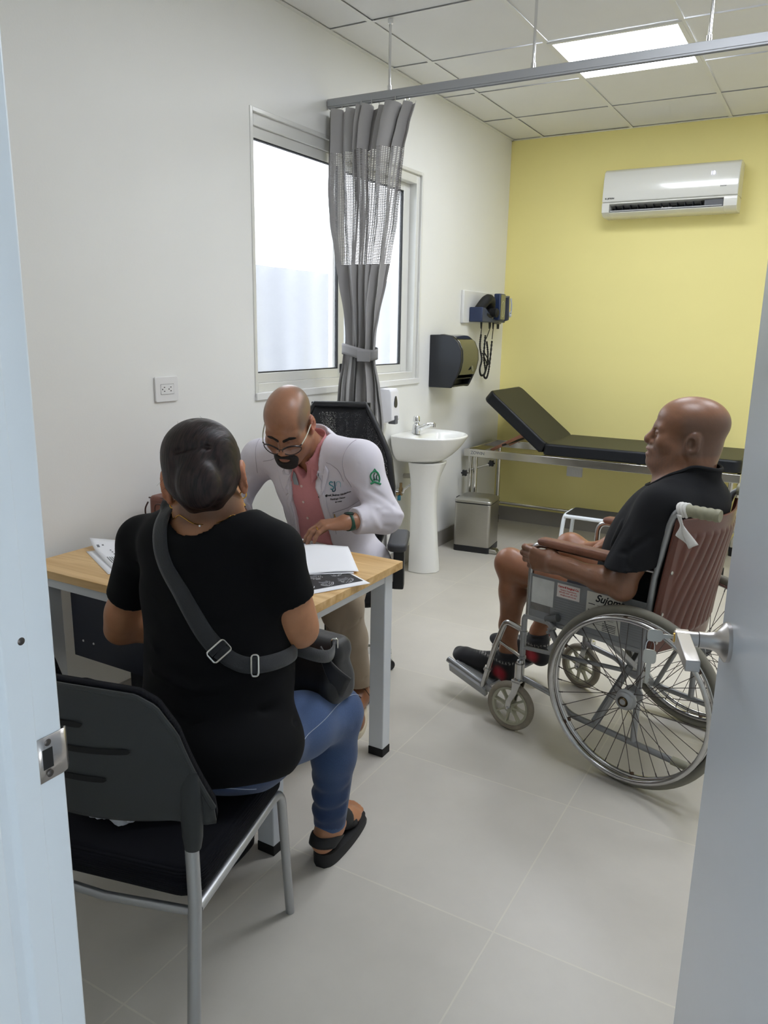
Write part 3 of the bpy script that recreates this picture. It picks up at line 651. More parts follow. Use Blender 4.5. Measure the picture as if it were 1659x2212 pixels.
# lower-left lab form, corner lifted near the wall
dxl, dyl = (.29,-.148), (.148,.29)
def c1(u, v): return .030*max(0, 1-u*3.2)**2*max(0, 1-v*1.6)+.004*math.sin(u*5)*.5+.002
o, *_r = sheet('paper_sheet', 'plain sheet lying under the printed lab form at the wall side of the desk', (.118,1.730), dxl, dyl, .297, .21)
o, _dx, _dy, fn1 = sheet('paper_sheet', 'printed lab form with curled corner at the wall side of the desk', (.088,1.772), dxl, dyl, .30, .22, c1, TZ+.004)
it = [(.06,.86,.50,.58)]; marks(o, fn1, [(.12,.18,.06+.0,.10),(.12,.15,.14,.17)], M_greyink)
marks(o, fn1, [(.28,.98,.28,.36)], mat('grey print band', (150,150,152), .8))
rows = []
random.seed(3)
for k in range(7):
    for q in range(9):
        u = .42+.06*q; rows.append((u, u+random.uniform(.02,.05), .44+.07*k, .455+.07*k))
for k in range(5): rows.append((.56+.01*k, .80, .07+.03*k, .083+.03*k))
for q in range(8): rows.append((.30+.085*q, .30+.085*q+.04, .20, .222)); rows.append((.34+.09*q, .36+.09*q, .31, .335))
marks(o, fn1, rows, M_greyink, .0013)
# form under the doctor's hand, with a grey band
o, *_r = sheet('paper_sheet', 'white sheet at the back of the desk in front of the seated doctor', (.40,2.20), (1,.1), (-.1,1), .21, .09, None, TZ+.0012)
o, _a, _b, fn2 = sheet('paper_sheet', 'printed form with dark header band under the hand of the doctor', (.56,2.03), (.96,-.1), (.1,.96), .24, .24, lambda u, v: .0025+.002*math.sin(u*4), TZ+.0022)
marks(o, fn2, [(.02,.98,.80,.845)], mat('dark header', (92,94,98), .8)); marks(o, fn2, [(.05+.1*k,.12+.1*k,.90,.91) for k in range(8)]+[(.05,.4,.70-.05*k,.708-.05*k) for k in range(6)], M_greyink)
o, *_r = sheet('paper_sheet', 'folded white slip standing up at the back edge behind the black shirt shoulder', (.52,2.20), (.8,-.3), (.3,.8), .09, .06, lambda u, v: .012*v, TZ+.004)
# scan print with ultrasound images
o, _a, _b, fn3 = sheet('scan_print', 'black ultrasound scan print overhanging the edge of the desk', (1.122,1.966), (-.107,-.207), (-.93,.36), .235, .30, lambda u, v: .0009, TZ+.0009)
marks(o, fn3, [(.03,.955,.10,.97)], mat('scan black', (38,39,42), .5), .0008)
sc = MB(); random.seed(5); us = [(.08,.36),(.38,.64),(.66,.93)]
for (u0, u1) in us:
    for (v0, v1) in ((.13,.34),(.37,.58),(.61,.82)):
        for rr, wd in ((.97,.03),(.86,.02),(.72,.015)):
            a0, a1 = .5+random.uniform(0,.2), 2.6-random.uniform(0,.3)
            for a in np.linspace(a0, a1, 16)[:-1]:
                if random.random() < .28: continue
                q = [(u0+u1)/2+(u1-u0)/2*(rr+d)*math.cos(aa)*-1 for aa in (a, a+.13) for d in (0, wd*2)], [v0+(v1-v0)*(1-(rr+d)*math.sin(aa)) for aa in (a, a+.13) for d in (0, wd*2)]
                P4 = [fn3(q[0][i], q[1][i])+Vector((0,0,.0013)) for i in (0,1,3,2)]; sc.add(P4, [(0,1,2,3)])
sc.build('scan_arcs', mat('scan grey', (206,208,211), .5), o)
M_tis = mat('scan dark grey', (100,102,106), .5, noise=.5, nscale=150)
for (u0, u1) in us:
    for (v0, v1) in ((.13,.34),(.37,.58),(.61,.82)):
        sc = MB(); sc.grid(lambda a, b: fn3((u0+u1)/2+(u1-u0)*.34*(1.-b*.25)*math.cos(.6+1.9*a), v0+(v1-v0)*(1-(.62-b*.3)*math.sin(.6+1.9*a)))+Vector((0,0,.0010)), 12, 4); sc.build('scan_image', M_tis, o)
# blank sheets, creased in the middle
def c4(u, v): return .004+.020*math.exp(-((v-.93)/.34)**2)*math.exp(-((u-.45)/.42)**2)+.0025*math.sin(u*6+v*3)
o, *_r = sheet('paper_sheet', 'lower sheet peeking out under the large blank white page on the desk', (1.03,2.018), (-.62,-.5), (-.55,.80), .235, .27, lambda u, v: .002+.004*math.exp(-((v-.9)/.4)**2), TZ+.0022)
o, *_r = sheet('paper_sheet', 'large blank white page with creased middle on top of the scan print', (1.037,2.035), (-.60,-.50), (-.55,.80), .240, .275, c4, TZ+.0032)
o, *_r = sheet('paper_sheet', 'white sheet standing by the brown bag behind the black shirt shoulder', (.16,1.985), (1,.1), (-.1,1), .20, .045, lambda u, v: .012*(1-v), TZ+.004)

# brown leather briefcase against the wall
t = thing('leather_bag', 'brown leather bag on the desk against the white wall', 'bag', (.075, 2.055, TZ))
M_lea = mat('brown leather', (112,66,54), .45, bump=.15, bscale=160, noise=.1, nscale=6)
q = MB(); q.prism([(x, y) for x, y in rrect(.30,.155,.03,6,.15,.0775)], .135, basis((0,0,0.002),(1,0,0),(0,1,0))); bd = q.build('body', M_lea, t, .014, seg=3)
q = MB(); q.prism(rrect(.24,.10,.02,5,.17,.065), .012, basis((0,-.001,0),(1,0,0),(0,0,1))); q.build('pocket', M_lea, bd, .004)
q = MB(); q.tube(fillet([(.055,-.0135,.02),(.055,-.0135,.115),(.285,-.0135,.115),(.285,-.0135,.02)],.02), .0022, 8); q.tube([(.003,.01,.128),(.15,.004,.137),(.29,.01,.128)], .003, 8); q.build('piping', mat('dark piping', (62,36,32), .5), bd)
q = MB(); q.tube(spline([(.012,-.004,.115),(.004,-.012,.09),(.006,-.012,.06),(.016,-.004,.045)],6), .003, 8); q.build('zip_pull', MATS['dark piping'], bd)
bx('strap_tab', M_lea, .0, .024, -.006, .0, .028, .044, bd, .002)

# ================================================================ visitor chairs (facing the desk)
M_shell = mat('charcoal plastic shell', (46,49,50), .5, spec=.35, bump=.06, bscale=250)
M_mesh = stripes(mat('black ribbed fabric', (13,14,20), .85, spec=.15), 'Z', 70, .5, .003)
def visitor_chair(label, loc, rz, group=None):
    t = thing('visitor_chair', label, 'chair', loc, rz, group)
    q = MB(); q.prism(rrect(.425,.435,.05,6,0,.008), .066, Matrix.Translation((0,0,.386)))
    q.build('seat', M_mesh, t, .026, seg=4)
    fr = MB()
    for s_ in (-1, 1):
        l = MB(); l.tube(fillet([(s_*.208,-.200,.375),(s_*.203,.208,.385),(s_*.206,.250,.0)],.05), .0115, 14); l.build('leg', M_alu, t)
        l = MB(); l.tube([(s_*.209,-.215,.60),(s_*.209,-.210,.40),(s_*.214,-.235,.22),(s_*.218,-.26,.0)], .0135, 14); l.build('leg', M_alu, t)
    fr.tube([(-.208,-.200,.365),(0,-.205,.355),(.208,-.200,.365)], .0095, 12); fr.build('seat_rail', M_alu, t); MB().tube([(-.20,.19,.375),(.20,.19,.375)], .0095, 12).build('seat_rail', M_alu, t)
    W2 = .252
    def yback(x, z, off=0): return -.248+.045*(x/.22)**2-.055*(z-.56)-.016*math.sin(min(1,max(0,(z-.55)/.30))*PI)+off
    def lim(x):
        ax = abs(x); tp = .846-.008*(ax/.13)**2 if ax < .13 else (.838-.55*(ax-.13)-.9*max(0,ax-.165)-1.6*max(0,ax-.20)); return .575+.010*(x/.2)**2-.02*ss(ax,.17,.24), tp
    nx, nz = 61, 40; xs = np.linspace(-W2, W2, nx)
    def shell(off, thick, m, name, shrink=0., edge=0.):
        V = []; F = []
        for j in range(nz):
            for i in range(nx):
                x = xs[i]; lo, tp = lim(x); x *= (1-shrink); tp -= shrink*.1-edge; lo += shrink*.25
                z = lo+(tp-lo)*j/(nz-1); V.append((x, yback(x, z, off), z))
        for j in range(nz-1):
            for i in range(nx-1): F.append((j*nx+i, j*nx+i+1, (j+1)*nx+i+1, (j+1)*nx+i))
        q = MB(); q.add(V, F); return q.build(name, m, t, solid=thick)
    sh = shell(0, .010, M_shell, 'backrest_shell'); shell(.018, .022, M_mesh, 'back_cushion', .02, .004)
    for zc, x0, x1 in ((.776,-.12,.035),(.728,-.03,.125),(.668,-.12,.075)):
        q = MB(); q.grid(lambda u, v: (x0+(x1-x0)*u, yback(x0+(x1-x0)*u, zc, -.0082), zc-.008*math.cos((x0+(x1-x0)*u)*9)+.008+(v-.5)*.0115*math.sqrt(max(.001,1-abs(2*u-1)**14))), 40, 3); q.build('slot', mat('slot shadow black', (5,5,6), .9), sh)
    q = MB(); q.tube([(x, yback(x, lim(x)[1], -.001), lim(x)[1]-.004) for x in xs], .0058, 8); q.build('shell_lip', M_shell, sh)
    for s_ in (-1, 1):
        sl = MB(); ring = []
        for z, w, d in ((.520,.016,.018),(.545,.020,.022),(.61,.023,.024),(.655,.022,.016),(.69,.018,.004)):
            x0 = s_*(.211+.006*(z-.475)/.2); y0 = yback(x0, z, .0) if z > .60 else -.215
            ring.append([Vector((x0+w*math.cos(a), y0+d*math.sin(a)*.8, z)) for a in np.linspace(0,2*PI,17)[:-1]])
        sl.loft(ring); sl.build('back_sleeve', M_shell, t)
    return t
ch = visitor_chair('charcoal visitor chair in the foreground whose seat the woman in black sits on', (1.092,1.100,0), math.radians(13.5))
ch2 = dup(ch, (.50,1.36,0), math.radians(2), 'dark visitor chair partly hidden behind the left door frame, tucked under the desk'); ch2.scale = (.84,.84,.84); ch2.location.x -= .02
# white plastic bag on the seat
def pbag(u, v):
    a = u*2*PI; b = (v-.5)*PI; r = 1+.16*math.sin(5*a+3*v)+.12*math.sin(9*a+7*b)+.1*math.cos(4*b+2*a)
    return (.080*math.cos(a)*math.cos(b)*r, .045*math.sin(a)*math.cos(b)*r, .028+max(-.028, .036*math.sin(b)*r))
q = MB(); q.grid(pbag, 48, 26, True); o = q.build('plastic_bag', mat('white plastic film', (226,228,232), .35, trans=.15, bump=.3, bscale=70)); o.location = (1.072,1.015,.452); o.rotation_euler = (0,0,.2); tag(o, 'crumpled white plastic bag on the seat under the charcoal chair back', 'bag')

# ================================================================ doctor's office chair
OCA = math.radians(-65)-PI/2     # local +y = facing
t = thing('office_chair', 'black mesh office chair behind the doctor in the white coat', 'chair', (.545,2.605,-.0), OCA)
def mesh_alpha():
    m = bpy.data.materials.new('black chair net'); m.use_nodes = True; nt = m.node_tree; N, L = nt.nodes, nt.links; b = N['Principled BSDF']
    b.inputs['Base Color'].default_value = (.012,.013,.016,1); b.inputs['Roughness'].default_value = .7
    tc = N.new('ShaderNodeTexCoord'); v = N.new('ShaderNodeTexVoronoi'); v.inputs['Scale'].default_value = 330; L.new(tc.outputs['Object'], v.inputs['Vector'])
    g = N.new('ShaderNodeMath'); g.operation = 'LESS_THAN'; g.inputs[1].default_value = .40; L.new(v.outputs['Distance'], g.inputs[0])
    tr = N.new('ShaderNodeBsdfTransparent'); mx = N.new('ShaderNodeMixShader'); L.new(g.outputs[0], mx.inputs[0]); L.new(b.outputs[0], mx.inputs[1]); L.new(tr.outputs[0], mx.inputs[2]); L.new(mx.outputs[0], N['Material Output'].inputs[0]); return m
q = MB(); q.prism(rrect(.50,.47,.08,6), .075, Matrix.Translation((0,.03,.42))); q.build('seat', mat('black seat fabric', (18,19,22), .85), t, .028, seg=4)
def bw(z): 
    Z = [(.52,.17),(.65,.215),(.80,.245),(.95,.225),(1.05,.175),(1.14,.125),(1.165,.11)]
    for i in range(len(Z)-1):
        if z <= Z[i+1][0]: k = (z-Z[i][0])/(Z[i+1][0]-Z[i][0]); return Z[i][1]*(1-k)+Z[i+1][1]*k
    return Z[-1][1]
def bk(x, z): return -.255-.06*(z-.52)+.05*(x/.24)**2-.03*math.sin((z-.52)/.64*PI)*-1
q = MB(); q.grid(lambda u, v: ((u-.5)*2*bw(.52+v*.64), bk((u-.5)*2*bw(.52+v*.64), .52+v*.64), .52+v*.64), 20, 24); q.build('back_net', mesh_alpha(), t, solid=.002)
zs = np.linspace(.52, 1.16, 18)
fr = MB(); loop = [(bw(z), bk(bw(z), z), z) for z in zs]+[(-bw(z), bk(bw(z), z), z) for z in zs[::-1]]; fr.tube(loop, .014, 10, closed=True)
for s_ in (-1,1): fr.beam((s_*.12, bk(.12,1.15)-.02, 1.15), (s_*.045, bk(.04,.93)-.025, .93), .022, .012, (0,1,0))
fr.beam((0,bk(0,1.0)-.03,.94),(0,-.20,.44),.05,.02,(0,1,0)); fr.box(-.13,.13,bk(0,1.15)-.03,bk(0,1.15)-.004,1.125,1.168); fr.build('back_frame', M_black, t, .003)
for s_ in (-1, 1):
    a_ = MB(); a_.prism(rrect(.078,.26,.03,5,s_*.29,.055), .032, Matrix.Translation((0,0,.632))); a_.build('arm_pad', mat('grey arm pad', (62,63,68), .55), t, .010, seg=3)
    p_ = MB(); p_.loft([[Vector((s_*.29+i*.022, .0+j*.036+.02*(z-.4), z)) for i,j in ((-1,-1),(1,-1),(1,1),(-1,1))] for z in (.43,.54,.635)]); p_.beam((s_*.29,0,.44),(s_*.10,0,.415),.05,.02); p_.box(s_*.312,s_*.335,-.01,.02,.52,.54) if s_ > 0 else None; p_.build('arm_post', M_black, t, .006)
MB().lathe([(0,.10),(.035,.10),(.035,.16),(.025,.17),(.025,.42),(0,.42)], None, 20).build('gas_lift', M_black, t)
bs = MB()
for k in range(5):
    a = 2*PI*k/5+math.radians(144.5-9); d = Vector((math.cos(a), math.sin(a), 0)); n_ = Vector((-d.y, d.x, 0))
    bs.loft([[d*r+n_*w*i+Vector((0,0,z+h*j)) for i,j in ((-1,-1),(1,-1),(1,1),(-1,1))] for r,w,z,h in ((.03,.03,.125,.022),(.15,.022,.115,.018),(.285,.014,.088,.010))])
    c = MB(); P = d*.275
    for i in (-1,1): c.lathe([(0,-.009),(.022,-.009),(.024,-.004),(.024,.004),(.022,.009),(0,.009)], basis(P+n_*.014*i+Vector((0,0,.0245)), (0,0,1), d), 18)
    c.cyl(P+Vector((0,0,.03)), P+Vector((0,0,.085)), .010, n=12); cs = c.build('caster', M_black, t)
    MB().lathe([(0,.075),(.014,.075),(.016,.055),(.020,.046),(.012,.044)], Matrix.Translation(P), 16).build('caster_collar', M_chrome, cs)
bs.build('base', M_chrome, t, .003)
# ================================================================ wheelchair  (local x = forward, y = left, z up)
WO = Vector((1.90, 2.735, 0)); WA = math.radians(166)
t = thing('wheelchair', 'silver folding wheelchair with brown backrest under the man in black', 'wheelchair', WO, WA)
WM = Matrix.Translation(WO) @ Matrix.Rotation(WA, 4, 'Z')
M_wch = mat('worn chrome tube', (190,190,190), .2, 1.0, noise=.12, nscale=30)
M_wgr = mat('silver grey tube', (158,160,162), .38, .6, noise=.06, nscale=20)
M_tyre = mat('grey tyre', (122,119,108), .8, noise=.12, nscale=14, bump=.1, bscale=80)
M_cast = mat('cream grey plastic wheel', (168,166,146), .55, noise=.08, nscale=20)
M_brn = mat('brown vinyl', (92,46,33), .38, noise=.12, nscale=5, bump=.05, bscale=120, coat=.2)
M_arm = mat('tan brown armrest vinyl', (112,70,50), .5, noise=.2, nscale=30, bump=.25, bscale=150, stretch=(1,4,1))
M_panel = mat('scuffed aluminium panel', (146,149,152), .42, .55, noise=.08, nscale=12)
M_spoke = mat('dull spoke wire', (92,86,84), .4, .8)
wheel0 = None
def ring(r, rt, name, m, parent, y, n=72, k=12, squash=1.):
    q = MB(); q.tube([(r*math.cos(a), 0, r*math.sin(a)) for a in np.linspace(0, 2*PI, n+1)[:-1]], rt, k, closed=True)
    q.v = [(x, yy*squash+y, z) for x, yy, z in q.v]; return q.build(name, m, parent)
for s_ in (1, -1):
    wl = MB(); R = .312
    w_ = ring(R-.014, .0145, 'wheel', M_tyre, t, 0, squash=1.1); w_.location = (0, s_*.283, R); w_.rotation_euler = (0, .1, 0)
    ring(R-.033, .0095, 'rim', M_wch, w_, 0, squash=1.2); ring(R-.036, .0088, 'handrim', M_wch, w_, s_*.038)
    hb = MB(); hb.lathe([(0,-.045),(.016,-.045),(.016,-.03),(.034,-.028),(.034,-.022),(.016,-.018),(.017,.018),(.036,.022),(.036,.028),(.030,.034),(.030,.042),(.024,.048),(.018,.050),(.018,.044),(.010,.044),(.010,.052),(0,.052)], basis((0,0,0),(1,0,0),(0,0,-s_)), 28); hb.build('hub', M_wgr, w_)
    br = MB(); br.lathe([(.0105,.0525),(.013,.0525),(.017,.0455),(.0105,.0455)], basis((0,0,0),(1,0,0),(0,0,-s_)), 20, False); br.build('bearing', mat('dark brass', (96,82,60), .4, .9), w_)
    for k in range(36):
        a = 2*PI*k/36; side = 1 if k % 2 else -1; tw = .62*(1 if (k//2) % 2 else -1)
        p0 = Vector((.033*math.cos(a+tw), side*.025, .033*math.sin(a+tw))); p1 = Vector(((R-.042)*math.cos(a), 0, (R-.042)*math.sin(a)))
        sp = MB(); sp.tube([p0, p1], .0013, 6); sp.tube([p1+(p0-p1).normalized()*.014, p1], .0021, 6); sp.build('spoke', M_spoke, w_)
    for k in range(6):
        a = 2*PI*k/6+.5; q = MB(); q.beam(((R-.034)*math.cos(a),0,(R-.034)*math.sin(a)),((R-.036)*math.cos(a),s_*.038,(R-.036)*math.sin(a)),.012,.003,(math.cos(a),0,math.sin(a))); q.cyl(((R-.046)*math.cos(a),0,(R-.046)*math.sin(a)),((R-.036)*math.cos(a),0,(R-.036)*math.sin(a)),.007,n=8); q.build('handrim_tab', mat('rusty brown tab', (96,76,62), .6, .5), w_)
    # front caster
    cz = .0975; cy_ = s_*.259; cx_ = .478
    c_ = ring(cz-.0125, .0125, 'caster_wheel', mat('worn grey solid tyre', (134,126,112), .8, noise=.15, nscale=40), t, 0, 44, 12, 1.2); c_.location = (cx_, cy_, cz); c_.rotation_euler = (0, 0, math.radians(6 if s_ > 0 else -8))
    q = MB(); q.lathe([(.066,-.008),(.0755,-.010),(.0765,0),(.0755,.010),(.066,.008),(.066,-.008)], basis((0,0,0),(1,0,0),(0,0,-1)), 36, False); q.lathe([(0,-.022),(.017,-.022),(.017,.022),(0,.022)], basis((0,0,0),(1,0,0),(0,0,-1)), 16)
    for k in range(8):
        a = 2*PI*k/8+.2; d = Vector((math.cos(a),0,math.sin(a))); n_ = Vector((-d.z,0,d.x))
        q.loft([[d*r+n_*w*i+Vector((0,h*j,0)) for i,j in ((-1,-1),(1,-1),(1,1),(-1,1))] for r,w,h in ((.014,.005,.013),(.04,.0028,.008),(.068,.004,.009))])
    q.build('caster_spider', M_cast, c_)
    fk = MB()
    for i in (-1, 1): fk.loft([[Vector((x+w*a, i*.024+.004*b, z+.0*a)) for a,b in ((-1,-1),(1,-1),(1,1),(-1,1))] for x,z,w in ((0,.0,.011),(-.004,.03,.011),(-.024,.07,.012),(-.030,.105,.016),(-.028,.117,.018))])
    fk.box(-.046,-.010,-.028,.028,.108,.120); fk.cyl((0,-.032,0),(0,.032,0),.006,n=10); fk.build('caster_fork', M_wch, c_, .002)
    st = MB(); st.cyl((-.028,0,.120),(-.028,0,.180),.0185,n=20); st.cyl((-.028,0,.180),(-.028,0,.186),.013,n=14); st.lathe([(0,.012),(.010,.008),(.0125,0)], Matrix.Translation((-.028,0,.186)), 14); st.build('caster_stem', M_wch, c_)
    # side frame tubing
    Y = s_*.235; r_ = .0112
    f = MB()
    f.tube(fillet([(.455,Y,.195),(.455,Y,.462),(-.01,Y,.462)],.02), r_, 14)                     # front post and seat rail
    f.tube([(-.005,Y,.135),(-.005,Y,.46),(-.022,Y,.72),(-.055,Y,.90)], r_, 14)                   # rear upright
    f.tube(fillet([(-.055,Y,.90),(-.072,Y,.952),(-.20,Y,.957)],.035), r_, 14)                    # push handle tube
    f.tube(fillet([(.455,Y,.215),(.30,Y,.19),(.245,Y,.142),(-.15,Y,.120)],.03), r_, 14)          # lower rail
    f.tube([(.030,Y,.395),(.136,Y,.140)], .0095, 12)
    f.tube([(.455,Y,.335),(.0,Y,.380)], .0075, 10)
    f.cyl((.455,Y,.29),(.455,Y,.30),.0145,n=14); f.cyl((.455,Y,.385),(.455,Y,.40),.0145,n=14)
    f.build('side_frame', M_wgr, t)
    MB().cyl((-.142,Y,.1205),(-.198,Y,.1185),.0145,n=14).build('tip_cap', M_cast, t)
    a_ = MB(); a_.tube(fillet([(.440,Y,.47),(.438,Y,.742),(.0,Y,.742),(-.03,Y,.742)],.045), .0105, 14); a_.build('arm_tube', M_wch, t)
    ap = MB(); ap.loft([[Vector((x, Y+wy*i, .757+hz*j)) for i,j in ((-1,-.9),(1,-.9),(1.02,.2),(.72,1),(-.72,1),(-1.02,.2))] for x,wy,hz in ((.412,.016,.008),(.398,.024,.013),(.34,.027,.014),(.10,.027,.014),(.02,.025,.013),(.005,.018,.010))]); ap.build('armrest', M_arm, t, .004)
    pn = bx('side_panel', M_panel, -.018, .437, Y+s_*.008-.001, Y+s_*.008+.001, .472, .632, t, .0008)
    # foot rest hanger and plate
    h_ = MB(); fy = s_*.205
    h_.tube(fillet([(.452,Y,.400),(.535,Y,.418),(.585,fy+s_*.02,.30),(.655,fy,.085)],.028), .0115, 14); h_.tube([(.455,Y,.29),(.49,Y-.004*s_,.30),(.575,fy+s_*.022,.325)], .0062, 10)
    h_.lathe([(.0115,-.008),(.016,-.008),(.016,.008),(.0115,.008)], basis((.625,fy+s_*.008,.185),(0,1,0),(.88,0,.47)), 16, False); h_.build('footrest_hanger', M_wch, t)
    fp = MB(); pt = lambda x, y, z: Vector((x, y, z))
    y0, y1 = s_*.055, s_*.200; fp.loft([[pt(x, y, zz+dz) for y, dz in ((y0,0),(y1,0),(y1,.010),(y0,.010))] for x, zz in ((.625,.100),(.80,.148))])
    for k in range(18):
        y = y0+(y1-y0)*(k+.5)/18; fp.beam((.630,y,.1105),(.796,y,.1585),.004,.003)
    pl = fp.build('footplate', mat('grooved aluminium plate', (168,170,172), .4, .7), t, .002)
    sd = MB(); sd.tube([(.61,y1,.092),(.835,y1,.155)], .0125, 12); sd.loft([[pt(x, y1+s_*dy, zz+dz) for dy,dz in ((0,.01),(.02,-.005),(.014,-.034),(-.004,-.03))] for x,zz in ((.63,.098),(.815,.149))]); sd.build('footplate_pivot', M_wgr, pl)
    # brake
    b_ = MB(); b_.tube([(.345,Y+s_*.02,.475),(.315,Y+s_*.025,.455)], .012, 12); b_.beam((.335,Y+s_*.02,.455),(.30,Y+s_*.022,.405),.012,.02); b_.beam((.30,Y+s_*.022,.405),(.33,Y+s_*.022,.37),.012,.018); b_.tube([(.325,Y,.445),(.325,Y+s_*.05,.445)], .006,10); b_.tube([(.29,Y+s_*.02,.40),(.29,Y+s_*.06,.40)], .009, 10); b_.build('brake', M_wgr, t)
    bl = MB(); bl.tube([(.352,Y+s_*.02,.480),(.30,Y+s_*.027,.500)], [.011,.014], 12); bl.build('brake_grip', mat('grey brake grip', (92,94,94), .6), t)
    # push handle grip
    gp = MB(); xs = np.linspace(-.085, -.205, 40); rr = [.0195+.0012*math.cos((x+.085)/.022*2*PI) for x in xs]; gp.tube([(x, Y, .955-.03*(x+.085)*0) for x in xs], rr, 16); gp.build('push_grip', mat('olive grey grip', (142,140,118) if s_ > 0 else (64,64,60), .6), t)
    # cross brace half
    cb = MB(); cb.beam((.12,Y*.92,.452),(.15,-Y*.95,.140),.022,.022,(1,0,0)); cb.build('cross_brace', M_wgr, t, .004)
# stickers on the near panel
M_stk = mat('worn white sticker', (206,208,206), .5, noise=.08, nscale=30); M_red = mat('red print', (190,60,52), .6)
YP = .2442
def sticker(name, x0, x1, z0, z1, m, tilt=0.):
    o = bx(name, m, x0, x1, YP, YP+.0004, z0, z1, t); return o
PB = lambda x, z: basis((x, YP+.0006, z), (-1,0,0), (0,0,1))
sticker('blank_sticker', .335, .425, .525, .622, M_stk); sticker('grime_patch', .345, .428, .498, .524, mat('brown grey grime', (116,114,112), .7, noise=.2, nscale=60))
s1 = sticker('shop_sticker', .232, .322, .572, .622, mat('white sticker', (222,216,212), .5))
text('shop_name', 'Carmell Surgical Co.', .0098, M_red, PB(.277,.611), s1, bold=.0004)
for k, b_ in enumerate(('Equipos Hospitalarios', '809-685-5555  682-4321', 'info@carmell.com.do')): text('shop_line', b_, .0072, M_red, PB(.277,.600-.0092*k), s1)
s2 = sticker('form_sticker', .075, .205, .492, .622, mat('cream sticker', (214,212,202), .5, noise=.04, nscale=30))
text('form_word', 'Sujoma', .036, M_ink, PB(.120,.603), s2, bold=.0008, shear=.35)
q = MB()
for k in range(4): q.box(.10,.165,YP+.0005,YP+.0008,.578-.022*k,.5788-.022*k); q.box(.172,.197,YP+.0005,YP+.0009,.578-.022*k,.5805-.022*k)
for k in range(5): q.box(.09,.14,YP+.0005,YP+.0009,.520-.006*k,.522-.006*k)
q.build('form_lines', M_ink, s2)
for x0, x1 in ((.21,.33),(-.01,.07)):
    q = MB()
    for k in range(9): q.box(x0,x1,YP-.0001,YP+.0002,.565-.009*k,.5658-.009*k)
    q.build('panel_ribs', mat('panel rib shade', (112,114,118), .5), t)
# seat sling and embossed brown backrest
q = MB(); q.grid(lambda u, v: (.0+.44*u, -.232+.464*v, .474-.030*math.sin(v*PI)), 12, 20); q.build('seat_sling', mat('black vinyl sling', (24,24,26), .5), t, solid=.006)
def bkfn(u, v):
    z = .462+.463*v; yy = (u-.5)*2; y = yy*.243; x0 = -.022-.055*max(0,(z-.47)/.46)**1.3; bulge = -.055*math.cos(yy*PI/2)**1.2
    wrap = .012 if abs(yy) > .97 else 0
    g = 0.
    # embossed flutes: nested curves that pinch towards the waist of each field
    zc = (z-.70)/.20
    if -.95 < zc < .88 and abs(yy) < .86:
        s_ = yy+.22*math.sin(zc*1.25)
        edge = min(1, (.86-abs(yy))/.06, (zc+.95)/.06, (.88-zc)/.06)
        g = .0075*abs(math.sin(s_*PI*6.0))**.6*max(0, edge)
    sc = .012*(1-v)*math.cos(yy*PI)*0
    zz = z+.012*math.cos(yy*PI/2)*(v-.3)*-1.0
    return (x0+bulge-.014-g+wrap, y, zz)
q = MB(); q.grid(bkfn, 150, 90); bk_ = q.build('backrest', M_brn, t, solid=.006, angle=180)
for s_ in (-1, 1):
    for z in (.50,.60,.745,.875):
        v = (z-.462)/.463; p = Vector(bkfn(.5+s_*.46, v)); MB().lathe([(0,.004),(.004,.0035),(.0068,.001),(.007,0)], basis(p+Vector((-.003,0,0)), (0,1,0), (0,0,-1)) if False else basis(p+Vector((-.003,0,0)), (0,-1,0), (0,0,1)), 14).build('rivet', mat('nickel rivet', (190,188,182), .3, .9), bk_)
# rag knotted on the near push handle
rg = MB()
def rag(u, v):
    w = .012+.075*max(0, v-.30)**1.1; return (-.092-.035*v+.003*math.sin(u*9+v*6)+ (u-.5)*w*1.1, .262+.006*math.sin(u*7)*v+.006*v, .944-.098*v+ .026*v*v*abs(u-.35)*2)
rg.grid(rag, 14, 18); o = rg.build('rag', mat('white cloth rag', (214,212,208), .85, bump=.3, bscale=60), None, solid=.0025)
k_ = MB()
for i in range(3): k_.tube([(-.083-.010*i+.004*math.sin(a*2), .235+.0195*math.cos(a), .955+.0195*math.sin(a)) for a in np.linspace(0,2*PI,19)[:-1]], .0052, 8, closed=True)
k_.build('knot', MATS['white cloth rag'], o); o.matrix_world = WM; tag(o, 'white cloth rag knotted on the near push handle of the wheelchair', 'cloth')
